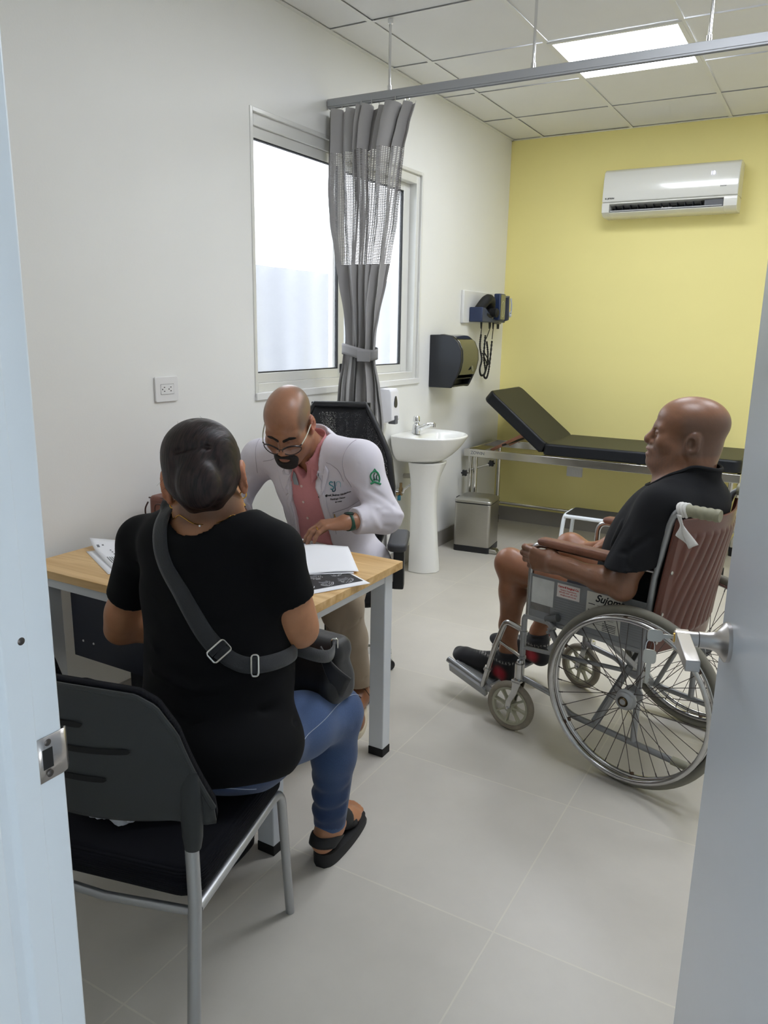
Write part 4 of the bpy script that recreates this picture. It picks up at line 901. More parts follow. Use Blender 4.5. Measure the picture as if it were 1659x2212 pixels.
# ================================================================ people: blended distance fields turned into one continuous skin
class Field:
    """a list of operations on a distance field, evaluated sparsely and meshed (surface nets)"""
    def __init__(s): s.ops = []; s.fr = [(np.eye(3), np.zeros(3), 1.)]
    def push(s, R, o, sc=1.): s.fr.append((np.array(R, float), np.array(o, float), sc)); return s
    def pop(s): s.fr.pop(); return s
    def T(s, p): R, o, k = s.fr[-1]; return o+k*(R@np.array(p, float))
    def cone(s, a, b, ra, rb=None, k=.02, sub=False):
        rb = ra if rb is None else rb; kk = s.fr[-1][2]; a, b = s.T(a), s.T(b); ra, rb = ra*kk, rb*kk; ba = b-a; L = float(ba@ba)+1e-12
        def f(P): 
            d = P-a; t = np.clip((d@ba)/L, 0, 1); return np.sqrt(((d-t[..., None]*ba)**2).sum(-1))-(ra+(rb-ra)*t)
        s.ops.append(('sub' if sub else 'add', f, k*kk)); return s
    def sleeve(s, a, b, t, ra, rb, k=.02, slope=None):
        """a cone cut flat at fraction t of its length"""
        a, b = s.T(a), s.T(b); ba = b-a; L = float(ba@ba); d = ba/np.linalg.norm(ba) if slope is None else np.array(slope)/np.linalg.norm(slope); e = a+ba*t
        def f(P):
            q = P-a; tt = np.clip((q@ba)/L, 0, 1); return np.maximum(np.sqrt(((q-tt[..., None]*ba)**2).sum(-1))-(ra+(rb-ra)*tt), (P-e)@d)
        s.ops.append(('add', f, k)); return s
    def chain(s, pts, rad, k=.02):
        for i in range(len(pts)-1): s.cone(pts[i], pts[i+1], rad[i], rad[i+1], k)
        return s
    def ell(s, c, r, k=.02, rot=None, sub=False):
        R, o, kk = s.fr[-1]; c = s.T(c); r = np.array(r, float)*kk; Q = R if rot is None else R@np.array(rot)
        def f(P):
            q = (P-c)@Q; a = np.sqrt(((q/r)**2).sum(-1)); b = np.sqrt(((q/r**2)**2).sum(-1)); return a*(a-1)/np.maximum(b, 1e-6)
        s.ops.append(('sub' if sub else 'add', f, k*kk)); return s
    def box(s, c, h, rd=.01, k=.02, rot=None, sub=False):
        R, o, kk = s.fr[-1]; c = s.T(c); h = np.array(h, float)*kk-rd*kk; Q = R if rot is None else R@np.array(rot); rd *= kk
        def f(P):
            q = np.abs((P-c)@Q)-h; return np.sqrt((np.maximum(q, 0)**2).sum(-1))+np.minimum(q.max(-1), 0)-rd
        s.ops.append(('sub' if sub else 'add', f, k*kk)); return s
    def cut(s, p, n, k=.002):
        """remove everything on the side the normal points to"""
        p = s.T(p); R = s.fr[-1][0]; n = R@np.array(n, float); n = n/np.linalg.norm(n)
        s.ops.append(('int', lambda P: (P-p)@n, k)); return s
    def fold(s, pts, amp, w):
        """soft ridge (amp>0) or furrow (amp<0) along a polyline"""
        kk = s.fr[-1][2]; Q = [s.T(p) for p in pts]; w *= kk; amp *= kk
        def f(P):
            D = None
            for a, b in zip(Q[:-1], Q[1:]):
                ba = b-a; d = P-a; t = np.clip((d@ba)/(ba@ba+1e-12), 0, 1); e = ((d-t[..., None]*ba)**2).sum(-1); D = e if D is None else np.minimum(D, e)
            return np.sqrt(D)
        s.ops.append(('fold', f, (amp, w))); return s
    def warp(s, fn): s.ops.append(('warp', fn, 0)); return s
    def include(s, other): s.ops += other.ops; return s
    def off(s, d): s.ops.append(('warp', lambda P: -d, 0)); return s
    @staticmethod
    def smin(a, b, k):
        if k <= 1e-5: return np.minimum(a, b)
        h = np.maximum(k-np.abs(a-b), 0)/k; return np.minimum(a, b)-h*h*k*.25
    def run(s, P, cull=None, half=0.):
        """P (B,M,3).  cull: list of per-op block masks"""
        D = np.full(P.shape[:2], 9., np.float32); masks = []
        for i, (kind, f, k) in enumerate(s.ops):
            if cull is None:
                d = f(P)
                if kind == 'add': masks.append((d[:, 0] < D[:, 0]+k+2*half)); D = Field.smin(D, d, k)
                elif kind == 'sub': masks.append(-d[:, 0] > D[:, 0]-k-2*half); D = -Field.smin(-D, d, k)
                elif kind == 'int': masks.append(d[:, 0] > D[:, 0]-k-2*half); D = -Field.smin(-D, -d, k)
                elif kind == 'fold': masks.append((d[:, 0] < 3*k[1]+half)); D = D-k[0]*np.exp(-(d/k[1])**2)
                else: masks.append(np.ones(len(P), bool)); D = D+f(P)
            else:
                m = cull[i]
                if not m.any(): continue
                Q = P[m]; d = f(Q); Z = D[m]
                if kind == 'add': Z = Field.smin(Z, d, k)
                elif kind == 'sub': Z = -Field.smin(-Z, d, k)
                elif kind == 'int': Z = -Field.smin(-Z, -d, k)
                elif kind == 'fold': Z = Z-k[0]*np.exp(-(d/k[1])**2)
                else: Z = Z+d
                D[m] = Z
        return D, masks
    def mesh(s, lo, hi, h):
        lo, hi = np.array(lo, float), np.array(hi, float); n = 8; B = n*h
        nb = np.ceil((hi-lo)/B).astype(int)
        g = np.stack(np.meshgrid(*[np.arange(k) for k in nb], indexing='ij'), -1).reshape(-1, 3)
        half = B*.5*1.7321
        cen = (lo+(g+.5)*B).astype(np.float32)[:, None, :]
        D, masks = s.run(cen, None, half); keep = np.abs(D[:, 0]) < half*1.35+.012
        g = g[keep]; masks = [m[keep] for m in masks]
        loc = np.stack(np.meshgrid(*[np.arange(n+1)]*3, indexing='ij'), -1).reshape(-1, 3)
        idx = g[:, None, :]*n+loc[None]
        P = (lo+idx*h).astype(np.float32)
        D, _ = s.run(P, masks); D = D.reshape(-1, n+1, n+1, n+1); D[D == 0] = 1e-7
        ins = D < 0
        c = np.zeros((len(g), n, n, n), np.int8)
        for dx in (0, 1):
            for dy in (0, 1):
                for dz in (0, 1): c += ins[:, dx:dx+n, dy:dy+n, dz:dz+n]
        act = np.argwhere((c > 0) & (c < 8))
        b, i, j, k = act.T
        acc = np.zeros((len(act), 3)); cnt = np.zeros(len(act))
        cor = lambda dx, dy, dz: D[b, i+dx, j+dy, k+dz]
        for ax in range(3):
            for u in (0, 1):
                for v in (0, 1):
                    o = [0, 0, 0]; o[(ax+1) % 3] = u; o[(ax+2) % 3] = v; p = list(o); p[ax] = 1
                    a0, a1 = cor(*o), cor(*p); m = (a0 < 0) != (a1 < 0); t = np.where(m, a0/(a0-a1+1e-12), 0)
                    q = np.tile(np.array(o, float), (len(act), 1)); q[:, ax] = t; acc[m] += q[m]; cnt[m] += 1
        gc = g[b]*n+np.stack([i, j, k], -1); V = lo+(gc+acc/cnt[:, None])*h
        S = nb*n+2; key = (gc[:, 0]*S[1]+gc[:, 1])*S[2]+gc[:, 2]; order = np.argsort(key); sk = key[order]
        def find(q):
            kk = (q[:, 0]*S[1]+q[:, 1])*S[2]+q[:, 2]; r = np.clip(np.searchsorted(sk, kk), 0, len(sk)-1); ok = sk[r] == kk; return order[r], ok
        F = []
        for ax in range(3):
            o = [0, 0, 0]; o[ax] = 1
            a0, a1 = cor(0, 0, 0), cor(*o); m = (a0 < 0) != (a1 < 0)
            base = gc[m]; fl = a0[m] < 0; e1 = np.zeros(3, int); e1[(ax+1) % 3] = 1; e2 = np.zeros(3, int); e2[(ax+2) % 3] = 1
            q = []; ok = np.ones(len(base), bool)
            for d in (np.zeros(3, int), e1, e1+e2, e2):
                r, o2 = find(base-d); q.append(r); ok &= o2
            q = np.stack(q, -1); q = np.where(fl[:, None], q, q[:, ::-1]); F.append(q[ok])
        return V, np.concatenate(F)
    def build(s, name, m, parent, lo, hi, h, col=None, relax=1, post=None):
        V, F = s.mesh(lo, hi, h)
        for _ in range(relax):
            A = np.zeros_like(V); n = np.zeros(len(V))
            for a, b in ((0,1),(1,2),(2,3),(3,0)):
                np.add.at(A, F[:, a], V[F[:, b]]); np.add.at(n, F[:, a], 1); np.add.at(A, F[:, b], V[F[:, a]]); np.add.at(n, F[:, b], 1)
            V = V*.5+.5*A/np.maximum(n, 1)[:, None]
        if post is not None: V = post(V)
        me = bpy.data.meshes.new(name); me.vertices.add(len(V)); me.vertices.foreach_set('co', V.astype(np.float32).ravel())
        me.loops.add(F.size); me.loops.foreach_set('vertex_index', F.ravel().astype(np.int32)); me.polygons.add(len(F))
        me.polygons.foreach_set('loop_start', np.arange(0, F.size, 4, dtype=np.int32)); me.update(calc_edges=True)
        me.polygons.foreach_set('use_smooth', np.ones(len(F), bool)); me.validate()
        if col is not None:
            ca = me.color_attributes.new('Col', 'FLOAT_COLOR', 'POINT'); C = np.ones((len(V), 4), np.float32); C[:, :3] = col(V); ca.data.foreach_set('color', C.ravel())
        me.materials.append(m); o = bpy.data.objects.new(name, me); COL.objects.link(o)
        if parent is not None:
            o.parent = parent; bpy.context.view_layer.update(); o.matrix_parent_inverse = parent.matrix_world.inverted()
        return o
def headR(az, pitch, roll=0.):
    """columns: person's right, forward, up.  az in degrees from +x, pitch positive = looking up"""
    a, p, r = map(math.radians, (az, pitch, roll)); f = np.array([math.cos(a)*math.cos(p), math.sin(a)*math.cos(p), math.sin(p)])
    rt = np.cross(f, [0, 0, 1]); rt /= np.linalg.norm(rt); u = np.cross(rt, f)
    return np.stack([rt*math.cos(r)+u*math.sin(r), f, u*math.cos(r)-rt*math.sin(r)], 1)
def lerp(a, b, t): return np.array(a)+(np.array(b)-np.array(a))*t
def bl(C, m, col, w=1.):
    """blend colour col into C where weight m"""
    m = np.clip(m, 0, 1)[:, None]*w; return C*(1-m)+np.array(col)*m
def vnoise(P, f, seed=0):
    r = np.random.RandomState(seed); v = 0
    for k in range(5): w = r.normal(size=3)*f*(1+.5*k); v = v+np.sin(P@w+r.uniform(0, 6))*.5**(k*.3)
    return v/3.
def head(F, fleshy=1., lips=1., nose=1., mouth_open=0., brow=1., jaw=1., ear=1., top=.080):
    """a head with eye level at the local origin: x right, y forward, z up"""
    F.ell((0,-.020,.040), (.0755,.0985,top), .02)
    F.ell((0,.010,.045), (.068,.078,.068*top/.08), .02)                       # forehead
    F.ell((0,.026,-.035), (.060*fleshy,.064,.082), .03)                # mid face
    for s_ in (-1, 1):
        F.cone((s_*.052*jaw,-.005,-.062), (s_*.018,.066,-.100), .024, .020, .03)   # jaw line
        F.ell((s_*.043,.056,-.030), (.026*fleshy,.028,.028), .03)       # cheek
        F.cone((s_*.010,.084,.016), (s_*.046,.066,.016), .0115*brow, .010, .02)    # brow ridge
        F.ell((s_*.0315,.094,-.004), (.018,.020,.0125), .012, sub=True)            # socket
        F.ell((s_*.0315,.0715,-.003), (.0150,.0150,.0140), .006)         # eye with lids
        F.cone((s_*.018,.0855,.0055), (s_*.045,.0755,.0045), .0042, .0035, .006)   # upper lid
        F.cone((s_*.020,.0830,-.0135), (s_*.042,.0750,-.0125), .0036, .003, .008)  # lower lid
    F.ell((0,.072,-.104), (.026,.024,.020), .03)                        # chin
    F.cone((0,.084,.006), (0,.103*nose+.0,-.030), .0085, .0115*nose, .014)
    F.ell((0,.107*nose,-.036), (.0125*nose,.0125,.0105), .010)
    for s_ in (-1, 1):
        F.ell((s_*.0135*nose,.094,-.040), (.0090*nose,.0125,.0085), .007)
        F.ell((s_*.0075*nose,.1005,-.0475), (.0038,.0052,.004), .003, sub=True)
    F.ell((0,.082,-.066), (.028,.022,.020), .02)                        # muzzle
    F.ell((0,.0945,-.0625-.001*mouth_open), (.0235*lips,.0105*lips,.0062*lips), .006)
    F.ell((0,.0930,-.0755-.006*mouth_open), (.0205*lips,.0110*lips,.0070*lips), .006)
    F.ell((0,.105,-.0690-.003*mouth_open), (.021*lips,.010,.0014+.0040*mouth_open), .003, sub=True)
    return ears(F) if ear else F
def ears(F, dx=0., dy=0., dz=0., ear=1.):
    for s_ in (-1, 1):                                                  # ears
        rot = np.array([[.94,.30*s_,0],[-.30*s_,.94,0],[0,0,1.]])
        F.ell((s_*(.0765+dx),-.012+dy,-.012+dz), (.0085,.0185*ear,.0310*ear), .008, rot)
        F.ell((s_*(.0800+dx),-.008-.012*ear+dy,-.008+.012*ear+dz), (.0075,.0165*ear,.0215*ear), .006, rot)
        F.ell((s_*(.0895+dx),-.009+dy,-.008+dz), (.0120,.0110*ear,.0180*ear), .003, rot, sub=True)
        hx_ = [(s_*(.0845+dx-.004*max(0, math.cos(a))), -.014+dy-.0155*ear*math.sin(a)+(.004 if a > 2.6 else 0), -.004+dz+.0255*ear*math.cos(a)) for a in np.linspace(-.9, 2.9, 9)]
        F.chain(hx_, [.0030*ear+.0006]*9, .003)
        F.ell((s_*(.0770+dx),-.001+dy,-.012-.021*ear+dz), (.0065,.0085,.0100), .006)
    return F
def hand(F, wrist, R, side=1, curl=(.3,.3,.3,.3), spread=.1, thumb=(.5,.3), sc=1.0, mcp=None, pip=None, thumb_out=.55):
    """local: +y to the fingers, +x to the thumb side (side=1), +z the back of the hand.  curl: total bend per finger (index..little)"""
    F.push(np.array(R)@np.diag([side,1,1.]) if False else np.array(R), wrist, sc)
    sx = side
    F.cone((0,-.03,0), (0,.01,0), .0255, .026, .02); F.ell((0,.002,0), (.027,.03,.0195), .012)
    for i, (x, y, r) in enumerate(((.027,.088,.0095),(.0085,.092,.0098),(-.0095,.088,.0094),(-.0265,.079,.0085))):
        F.cone((sx*x*.55,.012,.001), (sx*x,y,.001), .0135, r+.0012, .014)
    F.ell((sx*.020,.035,-.008), (.018,.030,.014), .012); F.ell((-sx*.020,.035,-.006), (.014,.032,.013), .012)
    Ls = ((.044,.026,.021),(.048,.030,.022),(.044,.028,.022),(.035,.021,.019)); xs = (.027,.0085,-.0095,-.0265); ys = (.088,.092,.088,.079); rs = (.0094,.0097,.0092,.0080)
    tips = []
    for i in range(4):
        c = curl[i]; a1 = (mcp[i] if mcp else c*.42); a2 = (pip[i] if pip else c*.38); a3 = a2*.6
        p = np.array([sx*xs[i], ys[i], .001]); ang = 0; yaw = sx*spread*(1.2-i*.8)
        P = [p]
        for Lk, a in zip(Ls[i], (a1, a2, a3)):
            ang += a; d = np.array([math.sin(yaw)*math.cos(ang), math.cos(yaw)*math.cos(ang), -math.sin(ang)]); P.append(P[-1]+d*Lk)
        r = rs[i]; F.chain(P, (r*1.06, r*1.0, r*.93, r*.80), .0045); F.ell(P[1], (r*1.12,r*1.12,r*1.08), .004); tips.append((F.T(P[-1]), P))
    # thumb: leaves the side of the palm near its base
    a, b = thumb; p = np.array([sx*.024, .020, -.006]); d0 = np.array([sx*thumb_out, .75, -a*.6]); d0 /= np.linalg.norm(d0)
    p1 = p+d0*.042; d1 = np.array([sx*(thumb_out-.35-b*.5), .85, -a]); d1 /= np.linalg.norm(d1); p2 = p1+d1*.032; d2 = np.array([sx*(thumb_out-.55-b), .85, -a*1.1]); d2 /= np.linalg.norm(d2); p3 = p2+d2*.024
    F.chain([p, p1, p2, p3], (.0155,.0118,.0108,.0086), .008); F.pop(); return tips
def lookat(f, up):
    """columns x,y,z with y = f, z close to up"""
    f = np.array(f, float); f /= np.linalg.norm(f); x = np.cross(f, up); x /= np.linalg.norm(x); return np.stack([x, f, np.cross(x, f)], 1)
def skin(name, rgb, rough=.42, sss=.12): return mat(name, rgb, rough, spec=.45, sss=sss, col='Col', bump=.10, bscale=420, noise=.05, nscale=60)
# ---------------------------------------------------------------- woman in black, seen from behind
def person(name, label, loc): return thing(name, label, 'person', loc)
I3 = np.eye(3)
def snap(F, p, off=0., n=14):
    p = np.array(p, float)
    for _ in range(n):
        Q = np.array([p, p+[.002,0,0], p+[0,.002,0], p+[0,0,.002]])[:, None, :]; D, _m = F.run(Q, [np.ones(4, bool)]*len(F.ops)); D = D[:, 0]
        g = (D[1:]-D[0])/.002; p = p-(D[0]-off)*g/max(np.dot(g, g), .2)
    return p
def ribbon(F, pts, w, m, name, parent, off=.004, th=.0025, nseg=7, wn=5):
    """a strap laid on the surface of F"""
    C = spline([tuple(p) for p in pts], nseg); V = []
    C = [np.array(snap(F, c, off)) for c in C]
    rows = []
    for i, c in enumerate(C):
        tdir = C[min(i+1, len(C)-1)]-C[max(i-1, 0)]; tdir /= np.linalg.norm(tdir)
        Q = np.array([c, c+[.003,0,0], c+[0,.003,0], c+[0,0,.003]])[:, None, :]; D, _m = F.run(Q, [np.ones(4, bool)]*len(F.ops)); g = D[1:, 0]-D[0, 0]; g /= np.linalg.norm(g)+1e-9
        b = np.cross(g, tdir); b /= np.linalg.norm(b)
        rows.append([c+b*w*(k/(wn-1)-.5)-g*abs(k/(wn-1)-.5)**2*w*.25 for k in range(wn)])
    q = MB(); n = len(rows); q.add([p for r in rows for p in r], [(j*wn+i, j*wn+i+1, (j+1)*wn+i+1, (j+1)*wn+i) for j in range(n-1) for i in range(wn-1)])
    o = q.build(name, m, None, solid=th, angle=180); 
    if parent is not None: o.parent = parent; bpy.context.view_layer.update(); o.matrix_parent_inverse = parent.matrix_world.inverted()
    return o
def keep(o, parent):
    o.parent = parent; bpy.context.view_layer.update(); o.matrix_parent_inverse = parent.matrix_world.inverted(); return o
SKW = np.array(s2l((176,124,90)))
wo = person('person', 'person in black top and jeans with tied-back dark hair, seen from behind', (1.12,1.25,.0))
HW = dict(R=headR(125, -13, 8), o=np.array([1.062,1.318,1.140]), s=1.02)
# joints
wp = dict(pel=(1.125,1.255,.535), wai=(1.115,1.285,.70), che=(1.075,1.33,.87), nb=(1.062,1.335,1.02), shL=(.845,1.325,.955), shR=(1.232,1.352,.985),
          elL=(.695,1.365,.680), elR=(1.262,1.405,.785), wrL=(.86,1.53,.665), wrR=(1.135,1.495,.672), hiL=(1.02,1.235,.525), hiR=(1.20,1.285,.525), knL=(.900,1.535,.455), knR=(1.225,1.620,.462), anL=(.957,1.385,.095), anR=(1.195,1.632,.090))
TR = headR(110, -9); 
def torso_w(F, e=0.):
    F.push(TR, wp['pel']); F.ell((0,.0,.01), (.185+e,.135+e,.12+e), .06); F.ell((0,-.03,-.005), (.175+e,.12+e,.085+e), .05); F.pop()
    F.push(TR, wp['wai']); F.ell((0,.005,0), (.168+e,.125+e,.14+e), .08); F.pop()
    F.push(TR, wp['che']); F.ell((.0,.01,0), (.180+e,.125+e,.17+e), .08); F.ell((0,.085,-.02), (.13+e,.07+e,.07+e), .05); F.pop()
    F.cone(lerp(wp['nb'], wp['shL'], .22), wp['shL'], .062+e, .050+e, .05); F.cone(lerp(wp['nb'], wp['shR'], .22), wp['shR'], .062+e, .050+e, .05)
    F.push(TR, lerp(wp['nb'], wp['che'], .25)); F.ell((0,-.02,0), (.15+e,.075+e,.07+e), .06); F.pop(); return F
FB = Field(); torso_w(FB, -.012)
FB.push(HW['R'], HW['o'], HW['s']); head(FB, ear=0); ears(FB, .006, -.004, 0, 1.16); FB.pop()
FB.cone(HW['o']+HW['R']@np.array([0,-.030,-.06]), np.array(wp['nb'])+[0,.0,.0], .054, .060, .03)
FB.cone(np.array(wp['nb'])+[0.0,-.012,.01], np.array(wp['nb'])+[0.01,-.03,-.06], .062, .075, .05)
for S_ in 'LR':
    FB.chain([wp['sh'+S_], lerp(wp['sh'+S_], wp['el'+S_], .5), wp['el'+S_]], (.046,.0455,.041), .03)
    FB.chain([wp['el'+S_], lerp(wp['el'+S_], wp['wr'+S_], .35), wp['wr'+S_]], (.041,.040,.026), .02)
    FB.ell(lerp(wp['sh'+S_], wp['el'+S_], .82)+np.array([0,-.006,0]), (.046,.046,.055), .03)
    d = np.array(wp['wr'+S_])-np.array(wp['el'+S_]); d /= np.linalg.norm(d)
    hand(FB, wp['wr'+S_], lookat(d+np.array([0,.4,-.2]), (0,0,1)), 1 if S_ == 'L' else -1, (.9,.95,1.0,1.05), .08, (.4,.2), .92)
    FB.cone(wp['hi'+S_], wp['kn'+S_], .075, .055, .03); FB.cone(wp['kn'+S_], wp['an'+S_], .052, .034, .02)
for S_, toe, hz in (('R', (1.168,1.815,.052), (1.197,1.602,.062)), ('L', (.935,1.565,.050), (.959,1.352,.060))):
    a = np.array(wp['an'+S_]); t_ = np.array(toe); h_ = np.array(hz); d = (t_-h_)/np.linalg.norm(t_-h_); n_ = np.array([d[1],-d[0],0])
    FB.cone(a+[0,-.005,.03], h_+[0,0,.012], .034, .030, .02); FB.ell(h_+np.array([0,-.004,.004]), (.031,.036,.032), .02)
    FB.cone(a+[0,.02,-.005], lerp(h_, t_, .72), .032, .022, .03); FB.ell(lerp(h_, t_, .74)-[0,0,.008], (.040,.05,.018), .03)
    for k, (x, L) in enumerate(((.026,.0),(.012,.002),(-.001,-.004),(-.013,-.011),(-.024,-.020))):
        sx = 1 if S_ == 'L' else -1; b = lerp(h_, t_, .82)+n_*x*sx-[0,0,.008]; FB.cone(b, b+d*(.048+L), .0125-.0012*k if k else .0145, .0092, .006)
def colw(V):
    L = (V-HW['o'])@HW['R']/HW['s']; C = np.tile(SKW, (len(V), 1)); n = vnoise(V, 60, 1); C = C*(1+.05*n[:, None])
    C = bl(C, (ss(L[:, 2], -.125, -.085)*ss(-L[:, 1], .0, .05))*(np.abs(L[:, 0]) < .08), s2l((70,52,44)), .75)      # nape: fine hair roots
    C = bl(C, ss(np.abs(L[:, 0]), .074, .08)*(np.abs(L[:, 2]) < .06), s2l((178,112,84)), .6)
    return C
M_skw = skin('woman skin', (176,124,90))
FB.build('body', M_skw, wo, (.55,1.05,0), (1.40,1.92,1.32), .0042, colw)
# hair: combed back into a low fold
FH = Field(); FH.push(HW['R'], HW['o'], HW['s'])
FH.ell((0,-.020,.042), (.0850,.108,.0885), .02); FH.ell((0,.01,.048), (.076,.084,.076), .02); FH.ell((0,-.065,-.02), (.074,.062,.080), .04); FH.ell((.005,-.07,.065), (.066,.055,.05), .04)
FH.cone((-.055,-.03,-.03), (-.035,-.075,-.085), .030, .022, .03); FH.cone((.055,-.03,-.03), (.035,-.075,-.085), .030, .022, .03)
FH.cut((0,.075,.02), (0,.9,-.45)); FH.cut((0,.0,-.100), (0,.75,-.62), .01); FH.cut((0,-.10,-.070), (0,-.25,-1), .02)
FH.box((.104,.03,-.05), (.036,.060,.062), .015, .01, None, True); FH.box((-.104,.03,-.05), (.036,.060,.062), .015, .01, None, True)
for s_ in (-1, 1): FH.cut((s_*.070,-.05,-.030), (s_*.80,-.10,-.60), .012)
FH.ell((.0,-.120,-.012), (.047,.040,.058), .008); FH.ell((0,-.112,.036), (.036,.03,.026), .012)
FH.fold([(-.05,-.10,.048), (-.02,-.135,.060), (.02,-.137,.060), (.05,-.10,.050)], -.0065, .007)
FH.fold([(-.046,-.125,.03), (-.056,-.135,-.02), (-.045,-.125,-.075)], -.006, .007); FH.fold([(.046,-.125,.03), (.057,-.132,-.02), (.045,-.125,-.075)], -.006, .007)
FH.fold([(-.012,.05,.125), (.0,-.06,.145), (.006,-.13,.07)], -.003, .006)
for k in range(9): x = -.038+.0095*k; FH.fold([(x*.7,-.148,.035), (x*1.1,-.165,-.02), (x*.8,-.148,-.08)], -.0016*(1 if k % 2 else .5), .0028)
for k in range(8):
    a = -1.2+.34*k; FH.fold([(.09*math.sin(a),.02,.03+.095*math.cos(a)), (.078*math.sin(a),-.07,.03+.078*math.cos(a)), (.03*math.sin(a),-.13,.058)], -.0016, .004)
FH.pop()
def hair_mat():
    m = mat('dark brown hair', (26,20,22), .46, spec=.35); nt, N, L, b = nodes(m); b.inputs['Anisotropic'].default_value = .5
    tc = N.new('ShaderNodeTexCoord'); mp = N.new('ShaderNodeMapping'); mp.inputs['Scale'].default_value = (260,40,30); L.new(tc.outputs['Object'], mp.inputs['Vector'])
    n = N.new('ShaderNodeTexNoise'); n.inputs['Scale'].default_value = 1.; n.inputs['Detail'].default_value = 3; L.new(mp.outputs[0], n.inputs['Vector'])
    cr = N.new('ShaderNodeValToRGB'); e = cr.color_ramp.elements; e[0].position = .35; e[0].color = (*s2l((14,11,13)), 1); e[1].position = .75; e[1].color = (*s2l((58,42,42)), 1); L.new(n.outputs['Fac'], cr.inputs[0]); L.new(cr.outputs[0], b.inputs['Base Color'])
    bp = N.new('ShaderNodeBump'); bp.inputs['Strength'].default_value = .6; bp.inputs['Distance'].default_value = .002; L.new(n.outputs['Fac'], bp.inputs['Height']); L.new(bp.outputs[0], b.inputs['Normal']); return m
M_hair = hair_mat()
hr = FH.build('hair', M_hair, wo, HW['o']-.24, HW['o']+.24, .0028, None)
rs = np.random.RandomState(4); wsp = MB()
for k in range(34):
    a = rs.uniform(0, 2*PI); e = rs.uniform(-.2, 1.2) if k < 20 else rs.uniform(-.7, -.2)
    if k >= 20: a = PI+rs.uniform(-.3, .5)
    p = np.array([.082*math.cos(a)*math.cos(e), -.02+.10*math.sin(a)*math.cos(e)*.8, .042+.086*math.sin(e)]); d = p/np.linalg.norm(p); r = rs.normal(size=3)*.6; L = rs.uniform(.010, .026)
    P = [HW['o']+HW['s']*(HW['R']@(p+(d*t*.7+r*t*(1-.3*t)+np.array([0,-.3,-.2])*t*t)*L)) for t in (0,.25,.5,.75,1)]
    wsp.tube(P, [.00028,.00025,.00022,.0002,.00015], 4)
keep(wsp.build('stray_hair', M_hair, None), wo)['kind'] = 'stuff'
# black top
FS = Field(); torso_w(FS, .012)
TRc = TR
FS.push(TR, wp['pel']); FS.ell((0,-.02,.0), (.205,.155,.10), .05); FS.pop()
for S_ in 'LR': FS.sleeve(wp['sh'+S_], wp['el'+S_], .60, .060, .0605, .03)
up_ = TR[:, 2]; bk_w = -TR[:, 1]; rt_w = TR[:, 0]
nk = np.array(wp['nb'])+np.array([0,0,.012])
FS.cone(nk+np.array([0,.03,.10]), nk+np.array([.0,-.010,-.004]), .112, .094, .008, True)
FS.cut(np.array(wp['pel'])+bk_w*.13+np.array([0,0,-.070]), (.25,-.25,-1))
w_p = lambda x, y, z, o='wai': np.array(wp[o])+TR@np.array([x, y, z])
for pts, amp, w in (([w_p(-.16,-.10,.02), w_p(0,-.15,-.015), w_p(.17,-.08,.03)], .007, .016), ([w_p(-.15,-.10,-.055), w_p(0,-.15,-.085), w_p(.18,-.06,-.06)], -.006, .013), ([w_p(-.12,-.12,.075), w_p(.02,-.14,.05), w_p(.16,-.08,.085)], -.004, .014),
                    ([w_p(.19,-.02,-.11), w_p(.08,-.14,-.155), w_p(-.08,-.14,-.165)], -.005, .014), ([w_p(.16,.02,-.03), w_p(.12,-.10,-.12)], .006, .014), ([w_p(-.17,.0,.10,'wai'), w_p(-.10,-.13,.05)], .005, .014),
                    ([w_p(-.16,-.04,.04,'che'), w_p(-.08,-.12,-.03,'che')], -.004, .014), ([w_p(.16,-.05,.03,'che'), w_p(.07,-.12,-.05,'che')], -.004, .014), ([w_p(.17,-.04,-.03,'che'), w_p(.1,-.12,-.10,'che')], .004, .012)):
    FS.fold(pts, amp*1.35, w*.8)
for S_, sg in (('R',1),('L',-1)): FS.fold([np.array(wp['sh'+S_])+TR@np.array([-sg*.012,0,.06]), np.array(wp['sh'+S_])+TR@np.array([-sg*.022,-.06,0]), np.array(wp['sh'+S_])+TR@np.array([-sg*.01,-.055,-.09])], -.0035, .006)
M_bt = mat('black cotton', (8,9,12), .85, spec=.2, bump=.12, bscale=35, noise=.08, nscale=12)
FS.build('top', M_bt, wo, (.60,1.02,.38), (1.42,1.56,1.16), .0048, relax=2)
